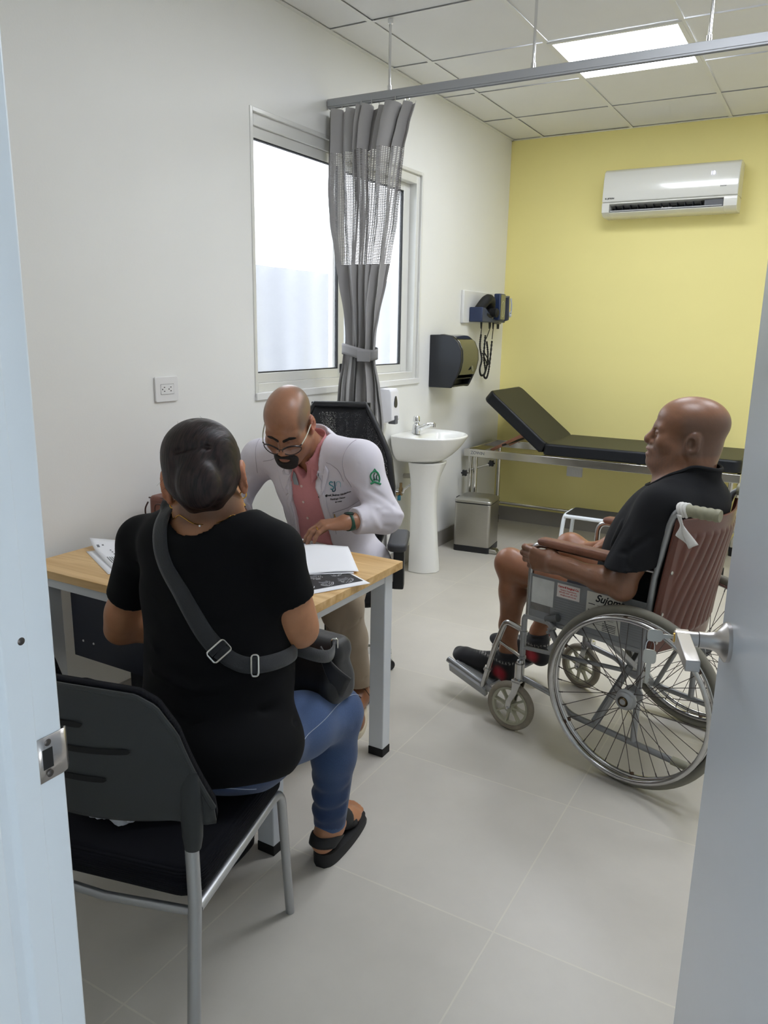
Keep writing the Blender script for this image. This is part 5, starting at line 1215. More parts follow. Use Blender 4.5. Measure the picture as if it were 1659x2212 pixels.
# blue jeans
FJ = Field()
FJ.push(TR, wp['pel']); FJ.ell((0,-.01,-.012), (.196,.150,.105), .05); FJ.pop()
for S_ in 'LR':
    FJ.cone(np.array(wp['hi'+S_])+[0,0,-.012], lerp(wp['hi'+S_], wp['kn'+S_], .55), .094, .081, .05); FJ.cone(lerp(wp['hi'+S_], wp['kn'+S_], .55), wp['kn'+S_], .081, .070, .03)
    FJ.chain([wp['kn'+S_], lerp(wp['kn'+S_], wp['an'+S_], .35), lerp(wp['kn'+S_], wp['an'+S_], 1.02)], (.069,.060,.044), .025)
    a, b = np.array(wp['kn'+S_]), np.array(wp['an'+S_]); d = (b-a)/np.linalg.norm(b-a)
    q = lambda t, x, y: a+(b-a)*t+np.array([x, y, 0])
    FJ.ops.append(('int', (lambda e, d: lambda P: np.where(P[..., 2] < .2, (P-e)@d, -1.))(lerp(a, b, .97), d), .002))
    for t, am in ((.52,.005),(.60,-.004),(.68,.007),(.75,-.005),(.82,.006)): FJ.fold([q(t,-.05,-.02), q(t+.03,.0,-.055), q(t-.01,.05,-.01)], am, .012)
    FJ.fold([q(.03,-.06,-.01), q(.06,0,-.07), q(.02,.06,-.02)], -.004, .012)
    FJ.fold([lerp(wp['hi'+S_], wp['kn'+S_], .15)+np.array([.09,-.02,.03]), lerp(wp['hi'+S_], wp['kn'+S_], .32)+np.array([.0,-.03,.09])], -.005, .010)
def colj(V):
    C = np.tile(np.array(s2l((38,58,95))), (len(V), 1)); n = vnoise(V, 25, 2); C = C*(1+.10*n[:, None])
    for S_ in 'LR':
        h_, k_ = np.array(wp['hi'+S_]), np.array(wp['kn'+S_]); ba = k_-h_; t = np.clip(((V-h_)@ba)/(ba@ba), 0, 1); out = ((V-h_-t[:, None]*ba)@np.array([.8,.1,.5]))
        C = bl(C, ss(out, .02, .075)*ss(t, .05, .3)*(1-ss(t, .8, 1)), s2l((66,90,132)), .5)       # worn lighter thigh
        a, b = k_, np.array(wp['an'+S_]); tt = ((V-a)@(b-a))/((b-a)@(b-a)); C = bl(C, ((tt > .925) & (V[:, 2] < .2)).astype(float), s2l((70,98,140)), .5)
    return C
M_jean = mat('blue denim', (44,68,108), .8, col='Col', bump=.2, bscale=500, noise=.10, nscale=300, sheen=.15)
JN = FJ.build('jeans', M_jean, wo, (.80,1.02,.03), (1.40,1.78,.70), .0048, colj, relax=1)
M_st = mat('pale stitching', (150,160,178), .8)
def stitch(pts, name='seam', F_=None, m=None, r=.0011, par=None, off=.0005):
    P = [snap(F_, p, off) for p in spline([tuple(p) for p in pts], 7)]; o = MB().tube(P, r, 5).build(name, m, None); return keep(o, par)
stitch([(1.285,1.30,.52),(1.30,1.38,.525),(1.292,1.50,.535),(1.272,1.60,.53),(1.262,1.66,.50)], 'outseam', FJ, M_st, .0012, JN)
stitch([(1.225,1.125,.50),(1.265,1.16,.485),(1.295,1.20,.465)], 'pocket_seam', FJ, M_st, .0012, JN)
stitch([(1.275,1.315,.565),(1.296,1.335,.52)], 'front_pocket_seam', FJ, M_st, .0012, JN)
stitch([(1.268,1.300,.49),(1.285,1.325,.51)], 'rivet_tab', FJ, mat('orange thread', (190,140,70), .7), .002, JN)
# sandals
M_san = mat('black sandal foam', (24,24,26), .7)
for S_, toe, hz in (('R', (1.168,1.828,0), (1.203,1.575,0)), ('L', (.935,1.578,0), (.963,1.325,0))):
    t_, h_ = np.array(toe), np.array(hz); d = t_-h_; L = np.linalg.norm(d); d /= L; n_ = np.array([d[1],-d[0],0])
    def at_(u, w, z): return Vector(h_+d*L*u+n_*w+np.array([0,0,z]))
    sole = MB(); wd = lambda u: .034+.013*math.sin(min(1, max(0, (u-.05)/.95))*PI*.82) if u < .93 else .034
    us = np.linspace(-.01, 1.05, 22); rg_ = []
    for z, sc in ((.0,.96),(.006,1.0),(.030,1.02),(.036,.98)):
        ring_ = [at_(u, wd(u)*sc*math.sqrt(max(.02, 1-(abs(u-.52)/.54)**8)), z*(1.15-.55*u if z > .01 else 1)) for u in us]+[at_(u, -wd(u)*sc*math.sqrt(max(.02, 1-(abs(u-.52)/.54)**8)), z*(1.15-.55*u if z > .01 else 1)) for u in us[::-1]]
        rg_.append(ring_)
    sole.loft(rg_); so = keep(sole.build('sandal', M_san, None, subsurf=0, angle=50), wo)
    FF = Field(); FF.ops += FB.ops
    def foot_pt(u, w, z): return h_+d*L*u+n_*w+np.array([0,0,z])
    st = ribbon(FF, [foot_pt(.46,-.05,.03), foot_pt(.50,-.042,.06), foot_pt(.55,0,.085), foot_pt(.50,.042,.06), foot_pt(.46,.05,.03)], .085, M_san, 'foot_strap', None, .003, .004); keep(st, so)
    st = ribbon(FF, [foot_pt(.30,-.045,.035), foot_pt(.12,-.04,.070), foot_pt(-.02,0,.080), foot_pt(.12,.04,.070), foot_pt(.30,.045,.035)], .030, M_san, 'heel_strap', None, .003, .004); keep(st, so)
# earrings and necklace
for sg in (1, -1):
    e0 = HW['o']+HW['s']*(HW['R']@np.array([sg*.079,-.002,-.044]))
    q = MB(); ax = HW['R'][:, 0]; f_ = HW['R'][:, 1]; q.tube([e0+np.array([0,0,-.004])+.0085*(f_*math.cos(a)*.55+ax*sg*math.cos(a)*.8+np.array([0,0,1])*math.sin(a)) for a in np.linspace(0,2*PI,19)[:-1]], .0016, 8, closed=True)
    q.tube([e0+np.array([0,0,-.016]), e0+np.array([0,0,-.022])], .0008, 5)
    c = e0+np.array([0,0,-.030]); q.loft([[Vector(c+ax*x*.35*i+f_*y*.3*i+np.array([0,0,z])) for i in (1,) for x, y in ((w,0),(0,w),(-w,0),(0,-w))] for z, w in ((.009,.002),(.002,.013),(-.003,.013),(-.009,.002))])
    keep(q.build('earring', M_gold, None), wo)
nc = np.array(wp['nb']); pts = []
for a in np.linspace(-2.6, 2.6, 20): pts.append(snap(FB, nc+TR@np.array([.072*math.sin(a), -.075*math.cos(a), .040-.028*(1-math.cos(a))*.5])+np.array([0,0,.004*math.sin(3*a)]), .0012))
ne = keep(MB().tube(spline(pts, 4), .0011, 6).build('necklace', M_gold, None), wo)
p = snap(FB, nc+TR@np.array([.012,-.075,.040]), .003); keep(MB().lathe([(0,-.004),(.003,-.002),(.003,.002),(0,.004)], Matrix.Translation(p), 10).build('clasp', M_chrome, None), ne)
# crossbody bag on her lap, strap over the left shoulder
FG = Field(); GR = headR(88, 0); FG.push(GR, (1.165,1.590,.612))
FG.box((0,0,-.005), (.105,.048,.080), .035, .02); FG.box((.0,-.01,-.045), (.112,.055,.04), .03, .05); FG.box((.01,.0,.06), (.098,.034,.024), .02, .03)
FG.fold([(.06,-.06,.04), (.075,-.07,-.02), (.07,-.06,-.08)], -.004, .008); FG.fold([(-.09,-.05,.03), (.09,-.05,.035)], -.003, .006)
for k in range(7): FG.fold([(-.08+.028*k,-.05,.075), (-.07+.028*k,-.055,.04)], -.004*(1 if k % 2 else .6), .007)
FG.pop()
bag = thing('shoulder_bag', 'black soft shoulder bag on the lap of the woman in black, strap across her back', 'bag', (1.165,1.59,.53))
M_bag = mat('black nylon', (17,18,22), .5, sheen=.2, bump=.15, bscale=50)
FG.build('pouch', M_bag, bag, (.95,1.45,.45), (1.36,1.74,.76), .004)
q = MB(); q.grid(lambda u, v: Vector((1.165,1.590,.612))+Vector(GR@np.array([.075+.045*u+.03*v*u, -.06+.03*u+.07*v*0-.012*math.sin(u*3), .070-.115*u*(1-.3*v)-.02+.03*v])) , 10, 8); keep(q.build('flap', M_bag, None, solid=.006), bag)
M_strap = mat('charcoal webbing', (38,40,44), .75, bump=.2, bscale=300, sheen=.2)
FC = Field(); FC.ops += FS.ops
bw_ = lambda x, y, z, o='che': np.array(wp[o])+TR@np.array([x, y, z])
path = [bw_(-.112,.07,.20), bw_(-.114,.02,.235), bw_(-.110,-.05,.22), bw_(-.098,-.11,.14), bw_(-.078,-.13,.07), bw_(-.025,-.14,.0), bw_(.028,-.15,-.065), bw_(.068,-.15,-.105)]
s1_ = ribbon(FC, path, .040, M_strap, 'strap', None, .004, .003); keep(s1_, bag)
path2 = [bw_(.068,-.15,-.105), bw_(.10,-.14,-.128), bw_(.130,-.11,-.142), bw_(.165,-.06,-.140), bw_(.190,.0,-.128)]
s2_ = ribbon(FC, path2, .036, M_strap, 'strap', None, .006, .003); keep(s2_, bag)
e0 = snap(FC, path2[-1], .006); ringp = np.array([1.262,1.555,.688])
s3 = MB(); 
for i, t in enumerate(np.linspace(0, 1, 10)):
    c = lerp(e0, ringp, t)+np.array([.035*math.sin(t*PI),-.01*math.sin(t*PI),-.012*math.sin(t*PI)]); s3.v += [tuple(c+np.array([0,0,.018-.004*t])), tuple(c-np.array([0,0,.018-.004*t]))]
s3.f = [(2*i, 2*i+1, 2*i+3, 2*i+2) for i in range(9)]; keep(s3.build('strap', M_strap, None, solid=.004), bag)
M_buck = mat('silver buckle', (206,204,198), .25, 1.)
def buckle(c, t, F_, w, h, name):
    c = snap(F_, c, .009); Q = np.array([c, c+[.003,0,0], c+[0,.003,0], c+[0,0,.003]])[:, None, :]; D, _m = F_.run(Q, [np.ones(4, bool)]*len(F_.ops)); g = D[1:, 0]-D[0, 0]; g /= np.linalg.norm(g)
    t = np.array(t, float); t -= g*(t@g); t /= np.linalg.norm(t); b = np.cross(g, t)
    return keep(MB().tube([Vector(c+t*x+b*y) for x, y in rrect(h, w, .006, 4)], .0024, 8, closed=True).build(name, M_buck, None), bag)
dv = np.array(path[-1])-np.array(path[-2]); buckle(path[-1], dv, FC, .048, .030, 'buckle'); 
dv = np.array(path2[3])-np.array(path2[1]); buckle(path2[2], dv, FC, .046, .016, 'slider')
keep(MB().tube([Vector(ringp+np.array([x*.5,x*.5,y])) for x, y in rrect(.022,.040,.007,4)], .0024, 8, closed=True).build('ring', M_buck, None), bag)
# ---------------------------------------------------------------- man in the wheelchair (built in the wheelchair's own frame, then set in the room)
WR = np.array(WM.to_3x3()); WOn = np.array(WO)
ma = person('person', 'bald person in black shirt sitting in the wheelchair, gripping its arm', tuple(WO))
def wl_(p): return WOn+WR@np.array(p, float)
HR = headR(185, 1, 2); HS = .985
nose_w = wl_((.150,.03,1.128)); HO = nose_w-HS*(HR@np.array([0,.124,-.036]))
hl = lambda p: WR.T@(HO+HS*(HR@np.array(p, float))-WOn)
mp = dict(shL=(.000,.165,.935), shR=(.010,-.165,.925), elL=(.075,.262,.675), elR=(.09,-.235,.735), wrL=(.318,.264,.694), wrR=(.32,-.13,.70),
          hiL=(.13,.100,.545), hiR=(.13,-.095,.555), knL=(.600,.125,.600), knR=(.475,-.105,.645), anL=(.592,.125,.245), anR=(.60,-.10,.26))
FM = Field(); FM.push(WR, WOn)
FM.push(np.stack([WR.T@HR[:, 0], WR.T@HR[:, 1], WR.T@HR[:, 2]], 1), hl((0,0,0)), 1.); FM.pop(); FM.pop()
FM.push(HR, HO, HS); head(FM, 1.06, 1.25, 1.06, .7, 1.05, 1.08, ear=0, top=.071)
FM.ell((0,-.042,.036), (.0735,.094,.070), .06); FM.ell((0,-.04,-.045), (.062,.075,.05), .05); FM.ell((0,.045,-.112), (.045,.045,.03), .04); FM.ell((0,.086,-.071), (.030,.021,.028), .02); FM.cone((0,.087,.010),(0,.112,-.026),.0095,.0125,.012); FM.ell((0,.1085,-.0610), (.025,.0100,.0080), .005); FM.ell((0,.1070,-.0820), (.023,.0110,.0090), .005); FM.ell((0,.1185,-.0715), (.021,.0170,.0040), .002, sub=True)
for s_ in (-1, 1): FM.ell((s_*.0325,.0760,-.003), (.0155,.0150,.0145), .004); FM.fold([(s_*.020,.0925,-.004),(s_*.0325,.0925,-.0035),(s_*.047,.080,-.004)], -.0022, .0028); FM.fold([(s_*.018,.09,.0075),(s_*.034,.089,.0095),(s_*.050,.074,.007)], -.0026, .0035); FM.fold([(s_*.020,.088,-.0165),(s_*.036,.086,-.019),(s_*.050,.070,-.0155)], -.0022, .004); FM.ell((0,.084,-.108), (.026,.024,.022), .02); FM.fold([(-.022,.095,-.0925),(0,.105,-.0945),(.022,.095,-.0925)], -.0035, .0055); ears(FM, .006, -.022, -.016, 1.16)      # long skull, soft double chin
for s_ in (-1, 1):
    FM.fold([(s_*.022,.098,-.046), (s_*.034,.085,-.066), (s_*.033,.080,-.082)], -.0022, .0045); FM.fold([(s_*.036,.079,-.020), (s_*.046,.070,-.016)], -.0012, .003)
    FM.fold([(s_*.052,.071,.006), (s_*.058,.062,.012)], -.001, .003)
for z in (.040,.052,.064): FM.fold([(-.04,.078,z), (0,.093,z+.002), (.04,.078,z)], -.0006, .003)
FM.fold([(-.05,-.128,-.045),(0,-.145,-.05),(.05,-.128,-.045)], -.003, .006)
FM.pop(); FM.push(WR, WOn)
FM.cone(hl((0,-.045,-.055)), (-.015,.005,.995), .066, .074, .04); FM.cone(hl((0,.015,-.085)), (.035,.01,.985), .050, .060, .05)
def torso_m(F, e=0.):
    F.ell((.075,0,.585), (.165+e,.185+e,.12+e), .06); F.ell((.085,0,.74), (.165+e,.180+e,.17+e), .08); F.ell((.035,0,.87), (.135+e,.185+e,.13+e), .08)
    F.cone((-.015,.06,.965), mp['shL'], .058+e, .062+e, .06); F.cone((-.015,-.06,.965), mp['shR'], .058+e, .062+e, .06); F.ell((-.035,0,.93), (.085+e,.14+e,.07+e), .06); return F
torso_m(FM, -.014)
for S_, sg in (('L',1),('R',-1)):
    FM.chain([mp['sh'+S_], lerp(mp['sh'+S_], mp['el'+S_], .5), mp['el'+S_]], (.050,.047,.040), .03)
    FM.chain([mp['el'+S_], lerp(mp['el'+S_], mp['wr'+S_], .30), lerp(mp['el'+S_], mp['wr'+S_], .75), mp['wr'+S_]], (.041,.043,.032,.027), .02)
    FM.ell(lerp(mp['el'+S_], mp['wr'+S_], .02)-np.array([.012,0,.010]), (.034,.034,.034), .03)
    FM.cone(mp['hi'+S_], mp['kn'+S_], .082, .056, .04); FM.ell(np.array(mp['kn'+S_])+[.012,0,.006], (.053,.052,.055), .03)
    k_, a_ = np.array(mp['kn'+S_]), np.array(mp['an'+S_]); FM.chain([k_, lerp(k_, a_, .30)+[-.014,0,0], lerp(k_, a_, .7), a_, a_-[0,0,.05]], (.050,.053,.037,.031,.030), .025)
hand(FM, wl_(mp['wrL']), WR@lookat((1,-.04,-.02), (.05,1,.05)), 1, (2.3,2.4,2.5,2.5), .03, (.9,.35), 1.14, mcp=(.28,.34,.42,.5), pip=(1.45,1.5,1.5,1.5))
hand(FM, wl_(mp['wrR']), WR@lookat((1,.25,-.35), (0,-.2,1)), -1, (.6,.7,.8,.9), .08, (.4,.2), 1.0)
# veins and tendons on the near forearm and hand
FM.fold([(.13,.296,.705),(.20,.292,.722),(.27,.285,.716),(.33,.289,.712)], .0016, .004); FM.fold([(.16,.30,.685),(.24,.293,.690),(.31,.288,.690)], .0014, .004)
FM.fold([(.085,.235,.70),(.11,.255,.712),(.12,.285,.70)], -.003, .006)
for S_, sg in (('L',1),('R',-1)):
    k_, a_ = np.array(mp['kn'+S_]), np.array(mp['an'+S_]); FM.fold([k_+[.05,-.03,-.03], k_+[.062,0,-.045], k_+[.05,.03,-.03]], -.002, .008); FM.fold([lerp(k_, a_, .2)+[.040,0,0], lerp(k_, a_, .8)+[.028,0,0]], .003, .008)
FM.pop()
SKM = np.array(s2l((128,90,68))); SKMd = np.array(s2l((112,74,58)))
def colm(V):
    L = (V-HO)@HR/HS; X = (V-WOn)@WR; C = np.tile(SKM, (len(V), 1)); hd = L[:, 2] > -.14
    n = vnoise(V, 55, 5)*.5+vnoise(V, 140, 6)*.5; C = C*(1+.10*n[:, None])
    side = ss(-L[:, 1], -.030, .02)*(1-ss(L[:, 2], .055, .085))*ss(L[:, 2], -.075, -.055)*hd
    C = bl(C, side*.8, s2l((92,72,62)), .8)                                                   # shaved hair roots
    jaw = ss(-L[:, 2], .03, .06)*(1-ss(-L[:, 2], .125, .15))*ss(L[:, 1], -.01, .03)*hd; C = bl(C, jaw*(.6+.4*vnoise(V, 300, 7)), s2l((96,78,70)), .45)
    mus = np.exp(-((L[:, 2]+.052)/.008)**2)*(np.abs(L[:, 0]) < .034)*(L[:, 1] > .07); C = bl(C, mus, s2l((138,124,116)), .55)
    lip = np.exp(-((L[:, 2]+.070)/.012)**4)*(np.abs(L[:, 0]) < .026)*(L[:, 1] > .082); C = bl(C, lip, s2l((164,128,120)), .8)
    eye = (np.sqrt((np.abs(L[:, 0])-.0315)**2+(L[:, 2]+.003)**2) < .0072)*(L[:, 1] > .068)*hd; C = bl(C, eye.astype(float), s2l((66,52,48)), .8)
    C = bl(C, np.exp(-((np.abs(L[:, 0])-.034)/.02)**2)*np.exp(-((L[:, 2]-.020)/.005)**2)*(L[:, 1] > .06), s2l((84,66,58)), .45)
    leg = (X[:, 2] < .72)*(X[:, 0] > .32)*(np.abs(X[:, 1]) < .20)*(X[:, 1] < .19); C = bl(C, leg.astype(float), s2l((150,98,68)), .5)
    arm = (X[:, 1] > .215)*(X[:, 0] > .05)*(X[:, 2] < .80); C = bl(C, arm.astype(float)*(.7+.3*vnoise(V, 90, 8)), s2l((118,84,66)), .6)
    return C
M_skm = skin('man skin', (142,98,74), .38)
b0 = np.array([wl_(p) for p in ((-.2,-.35,0),(.95,.35,1.32),(-.2,.35,0),(.95,-.35,1.3))])
FM.build('body', M_skm, ma, b0.min(0), b0.max(0), .0028, colm)
# black T-shirt
FT = Field(); FT.push(WR, WOn); torso_m(FT, .010)
FT.sleeve(mp['shL'], mp['elL'], .70, .074, .084, .05, (.10,.16,-1)); FT.sleeve(mp['shR'], mp['elR'], .66, .072, .080, .05)
FT.ell((.10,0,.66), (.165,.185,.12), .06)
FT.cut((.1,0,.555), (-.15,0,-1)); 
FT.cone((-.01,.005,.985), (-.030,.008,1.050), .098, .078, .03); FT.cone((-.062,.005,1.125), (.060,.01,1.018), .080, .080, .008, True)
for pts, amp, w in (([(.06,.20,.93),(.10,.24,.85),(.12,.27,.76)], .007, .014), ([(.03,.23,.90),(.05,.28,.82),(.04,.31,.76)], -.006, .014), ([(.12,.13,.90),(.17,.12,.82),(.20,.10,.74)], -.007, .014), ([(.14,.16,.86),(.17,.17,.78)], .006, .012),
                    ([(-.02,.16,.99),(-.06,.22,.90),(-.04,.28,.82)], .005, .014), ([(.02,.10,1.0),(.09,.14,.93),(.12,.18,.86)], .004, .012), ([(-.07,.05,1.0),(-.09,.13,.94)], -.003, .012), ([(-.01,.27,.86),(.05,.30,.80),(.10,.27,.78)], -.005, .011), ([(.20,.02,.80),(.22,.06,.72),(.20,.10,.66)], .006, .014)):
    FT.fold(pts, amp*1.4, w*.85)
FT.fold([(.01,.18,1.01),(-.035,.215,.95),(-.02,.24,.88)], -.002, .004)
FT.pop()
M_tee = mat('washed black cotton', (22,23,26), .85, spec=.25, bump=.12, bscale=40, noise=.08, nscale=15)
FT.build('t_shirt', M_tee, ma, b0.min(0), b0.max(0), .0048, relax=2)
FN = Field(); FN.push(WR, WOn)   # neck rib
q = MB(); q.tube([Vector(snap(FT, wl_((-.004+.079*math.cos(a)*1.1,.008+.080*math.sin(a),1.072-.052*math.cos(a))), .0)) for a in np.linspace(0,2*PI,41)[:-1]], .0065, 8, closed=True); keep(q.build('collar', M_tee, None), ma)
# dark shorts
FO = Field(); FO.push(WR, WOn); FO.ell((.08,0,.565), (.17,.19,.105), .06)
for S_ in 'LR': FO.sleeve(mp['hi'+S_], mp['kn'+S_], .42, .096, .105, .04)
FO.cut((0,0,.484), (0,0,-1)); FO.pop(); FO.build('shorts', mat('dark grey cotton', (58,56,62), .85, bump=.1, bscale=60), ma, b0.min(0), b0.max(0), .006)
# socks on the foot plates
for S_, toe, heel, zp in (('L', (.835,.142,.168), (.585,.130,.138), 0), ('R', (.815,-.105,.168), (.590,-.105,.142), 0)):
    Fk = Field(); Fk.push(WR, WOn); t_, h_, a_ = np.array(toe), np.array(heel), np.array(mp['an'+S_])
    Fk.sleeve(h_+[0,0,.02], a_+[0,0,.03], .72, .041, .0375, .02); Fk.ell(h_+[-.008,0,.006], (.037,.034,.034), .02)
    Fk.cone(a_-[0,0,.04], lerp(h_, t_, .62)+[0,0,.012], .038, .030, .03); Fk.cone(lerp(h_, t_, .25), lerp(h_, t_, .82)+[0,0,.004], .034, .034, .03); Fk.ell(lerp(h_, t_, .86)+[0,0,.0], (.05,.041,.023), .03); Fk.ell(lerp(h_, t_, .98)+[0,.012 if S_ == 'R' else -.012,.004], (.024,.020,.019), .015)
    for d in (.02,.05): Fk.fold([a_+[.035,-.03,-.03-d], a_+[.045,0,-.045-d], a_+[.035,.03,-.03-d]], .0035, .007)
    Fk.fold([a_+[-.03,.03,-.015], a_+[.0,.042,-.02], a_+[.03,.03,-.015]], -.004, .007); Fk.pop()
    def colk(V, h_=h_, a_=a_):
        X = (V-WOn)@WR; C = np.tile(np.array(s2l((24,24,27))), (len(V), 1)); hl_ = np.exp(-(((X-h_-[.015,0,.02])/[.030,.2,.030])**2).sum(1)**2); C = bl(C, hl_, s2l((176,28,48)), .95)
        cf = np.exp(-((X[:, 2]-(h_[2]+.072))/.004)**2); return bl(C, cf*(vnoise(V, 260, 3) > .15), s2l((190,186,180)), .8)
    p0 = np.array([wl_(p) for p in ((.50,toe[1]-.09,.08),(.92,toe[1]+.09,.34),(.50,toe[1]+.09,.08),(.92,toe[1]-.09,.3))])
    Fk.build('sock', mat('black sock knit', (24,24,27), .9, col='Col', sheen=.2, bump=.15, bscale=300), ma, p0.min(0), p0.max(0), .0032, colk)
# ---------------------------------------------------------------- doctor in the white coat, leaning over the desk
do = person('person', 'bearded bald person in white coat and pink shirt reading papers at the desk', (.57,2.60,0))
DR = headR(-72, -36, 1); DS = 1.07; DO = np.array([.575,2.285,1.140])
dp = dict(pel=(.575,2.610,.535), wai=(.575,2.575,.70), che=(.572,2.520,.870), nb=(.572,2.440,1.025), shL=(.785,2.455,1.000), shR=(.312,2.450,.965),
          elL=(.882,2.470,.795), elR=(.182,2.440,.785), wrL=(.812,2.312,.797), wrR=(.345,2.285,.757), hiL=(.665,2.58,.535), hiR=(.485,2.58,.535), knL=(.842,2.235,.505), knR=(.50,2.16,.505), anL=(.812,2.405,.125), anR=(.50,2.33,.125))
BR = headR(-88, -14)          # torso frame: right, forward, up
def torso_d(F, e=0.):
    F.push(BR, dp['pel']); F.ell((0,0,.01), (.165+e,.13+e,.11+e), .06); F.pop()
    F.push(BR, dp['wai']); F.ell((0,.01,0), (.160+e,.130+e,.15+e), .08); F.pop()
    F.push(BR, dp['che']); F.ell((0,.0,0), (.180+e,.125+e,.165+e), .08); F.ell((0,.05,.03), (.150+e,.075+e,.09+e), .06); F.pop()
    F.cone(lerp(dp['nb'], dp['shL'], .25), dp['shL'], .056+e, .054+e, .06); F.cone(lerp(dp['nb'], dp['shR'], .25), dp['shR'], .056+e, .054+e, .06); return F
FD = Field(); torso_d(FD, -.014)
FD.push(DR, DO, DS); head(FD, 1.03, 1.0, 1.0, 1.0, 0, 1.02); FD.ell((0,.03,-.075), (.050,.050,.045), .04); FD.pop()
FD.cone(DO+DS*DR@np.array([0,-.03,-.055]), np.array(dp['nb'])+[0,0,-.01], .058, .064, .04)
for S_ in 'LR':
    FD.chain([dp['sh'+S_], dp['el'+S_]], (.045,.038), .03); FD.chain([dp['el'+S_], lerp(dp['el'+S_], dp['wr'+S_], .35), dp['wr'+S_]], (.038,.038,.026), .02)
    FD.cone(dp['hi'+S_], dp['kn'+S_], .07, .05, .03); FD.cone(dp['kn'+S_], dp['an'+S_], .05, .035, .02)
# hand spread on the form: wrist high, fingers reaching down to the paper
hand(FD, dp['wrL'], lookat((-.80,-.72,-.10), (.0,-.15,1)), 1, (.9,.9,.9,.9), .16, (.55,.1), .98, mcp=(.62,.50,.46,.46), pip=(.30,.42,.45,.45))
hand(FD, dp['wrR'], lookat((.86,-.50,-.06), (0,.0,1)), -1, (.6,.6,.6,.6), .10, (.3,.1), .98)
for i, x in enumerate((.027,.0085,-.0095,-.0265)): pass
SKD = np.array(s2l((156,111,85)))
def cold(V):
    L = (V-DO)@DR/DS; C = np.tile(SKD, (len(V), 1)); hd = (L[:, 2] > -.13)*(np.abs(L[:, 0]) < .1)*(np.abs(L[:, 1]) < .14)
    C = C*(1+.05*vnoise(V, 60, 9)[:, None])
    # shaved hair shading: sides and a receding line
    s_ = ss(np.abs(L[:, 0]), .050, .064)*ss(L[:, 2], .0, .02)*(1-ss(L[:, 2], .085, .115)); b_ = ss(-L[:, 1], .02, .06)*ss(L[:, 2], -.04, .0)*(1-ss(L[:, 2], .09, .12))
    C = bl(C, np.maximum(s_, b_)*hd, s2l((106,92,78)), .75)
    C = bl(C, np.exp(-((L[:, 2]+.066)/.012)**4)*(np.abs(L[:, 0]) < .022)*(L[:, 1] > .082)*hd, s2l((182,112,104)), .7)
    C = bl(C, ss(np.abs(L[:, 0]), .074, .080)*hd*(np.abs(L[:, 2]) < .05), s2l((190,112,92)), .55)
    C = bl(C, np.exp(-(((np.abs(L[:, 0])-.028)/.022)**2))*np.exp(-((L[:, 2]+.002)/.010)**2)*(L[:, 1] > .065)*hd, s2l((140,96,78)), .5)
    C = bl(C, ss(-L[:, 2], .05, .09)*ss(L[:, 1], .0, .03)*hd, s2l((132,100,84)), .5)
    return C
M_skd = skin('doctor skin', (176,128,100), .36)
FD.build('body', M_skd, do, (.08,1.98,.05), (1.08,2.80,1.36), .0028, cold)
# goatee: the face surface pushed out inside a mouth-shaped region
def face_patch(name, m, build_region, off, h=.0022):
    F = Field(); F.push(DR, DO, DS); head(F, 1.03, 1.0, 1.0, 1.0, 0, 1.02); F.ell((0,.03,-.075), (.050,.050,.045), .04); F.off(off); F.pop()
    G = Field(); G.push(DR, DO, DS); build_region(G); G.pop()
    F.ops.append(('int', lambda P: G.run(P, [np.ones(len(P), bool)]*len(G.ops))[0], .004)); return F.build(name, m, do, DO-.17, DO+.17, h, None, 1)
def reg_beard(G):
    G.ell((0,.095,-.082), (.044,.06,.040), .004); G.ell((0,.085,-.108), (.036,.05,.026), .01)
    G.box((0,.10,-.040), (.06,.06,.0115), .004, .003, None, True)
    G.ell((0,.112,-.0715), (.0215,.03,.0090), .002, None, True); G.ell((0,.118,-.038), (.017,.03,.012), .003, None, True)
M_brd = mat('black beard', (20,16,16), .7, bump=.6, bscale=600)
face_patch('beard', M_brd, reg_beard, .0042)
def reg_brow(s_): return lambda G: G.cone((s_*.012,.095,.007), (s_*.032,.090,.014), .0062, .0068, .003).cone((s_*.032,.090,.014), (s_*.054,.070,.010), .0068, .0035, .003)
for s_ in (-1, 1): face_patch('eyebrow', M_brd, reg_brow(s_), .0026, .002)
# glasses, low on the nose
gw = lambda x, y, z: Vector(DO+DS*(DR@np.array([x, y, z])))
M_gfr = mat('dark glasses frame', (32,24,30), .3)
gl = MB(); lens = []
gy = lambda x: .112-.30*x*x/.06
for s_ in (-1, 1):
    ring_ = [(s_*.0355+.0285*math.cos(a)*(1+.06*math.cos(2*a)), -.023+.0185*math.sin(a)+(.002 if math.sin(a) > 0 else 0)) for a in np.linspace(0,2*PI,33)[:-1]]
    gl.tube([gw(x, gy(x), z) for x, z in ring_], .0018, 8, closed=True); gl.tube([gw(x, gy(x)+.0005, z) for x, z in ring_ if z > -.016], .0030, 8)
    gl.tube([gw(s_*.061, gy(.061), -.011), gw(s_*.068, gy(.068)-.002, -.009)], .0024, 8)
    lens.append([gw(x, gy(x), z) for x, z in ring_])
gl.tube([gw(-.0085,.1125,-.015), gw(-.004,.1155,-.012), gw(0,.1165,-.011), gw(.004,.1155,-.012), gw(.0085,.1125,-.015)], .0014, 8)
gobj = keep(gl.build('glasses', M_gfr, None), do)
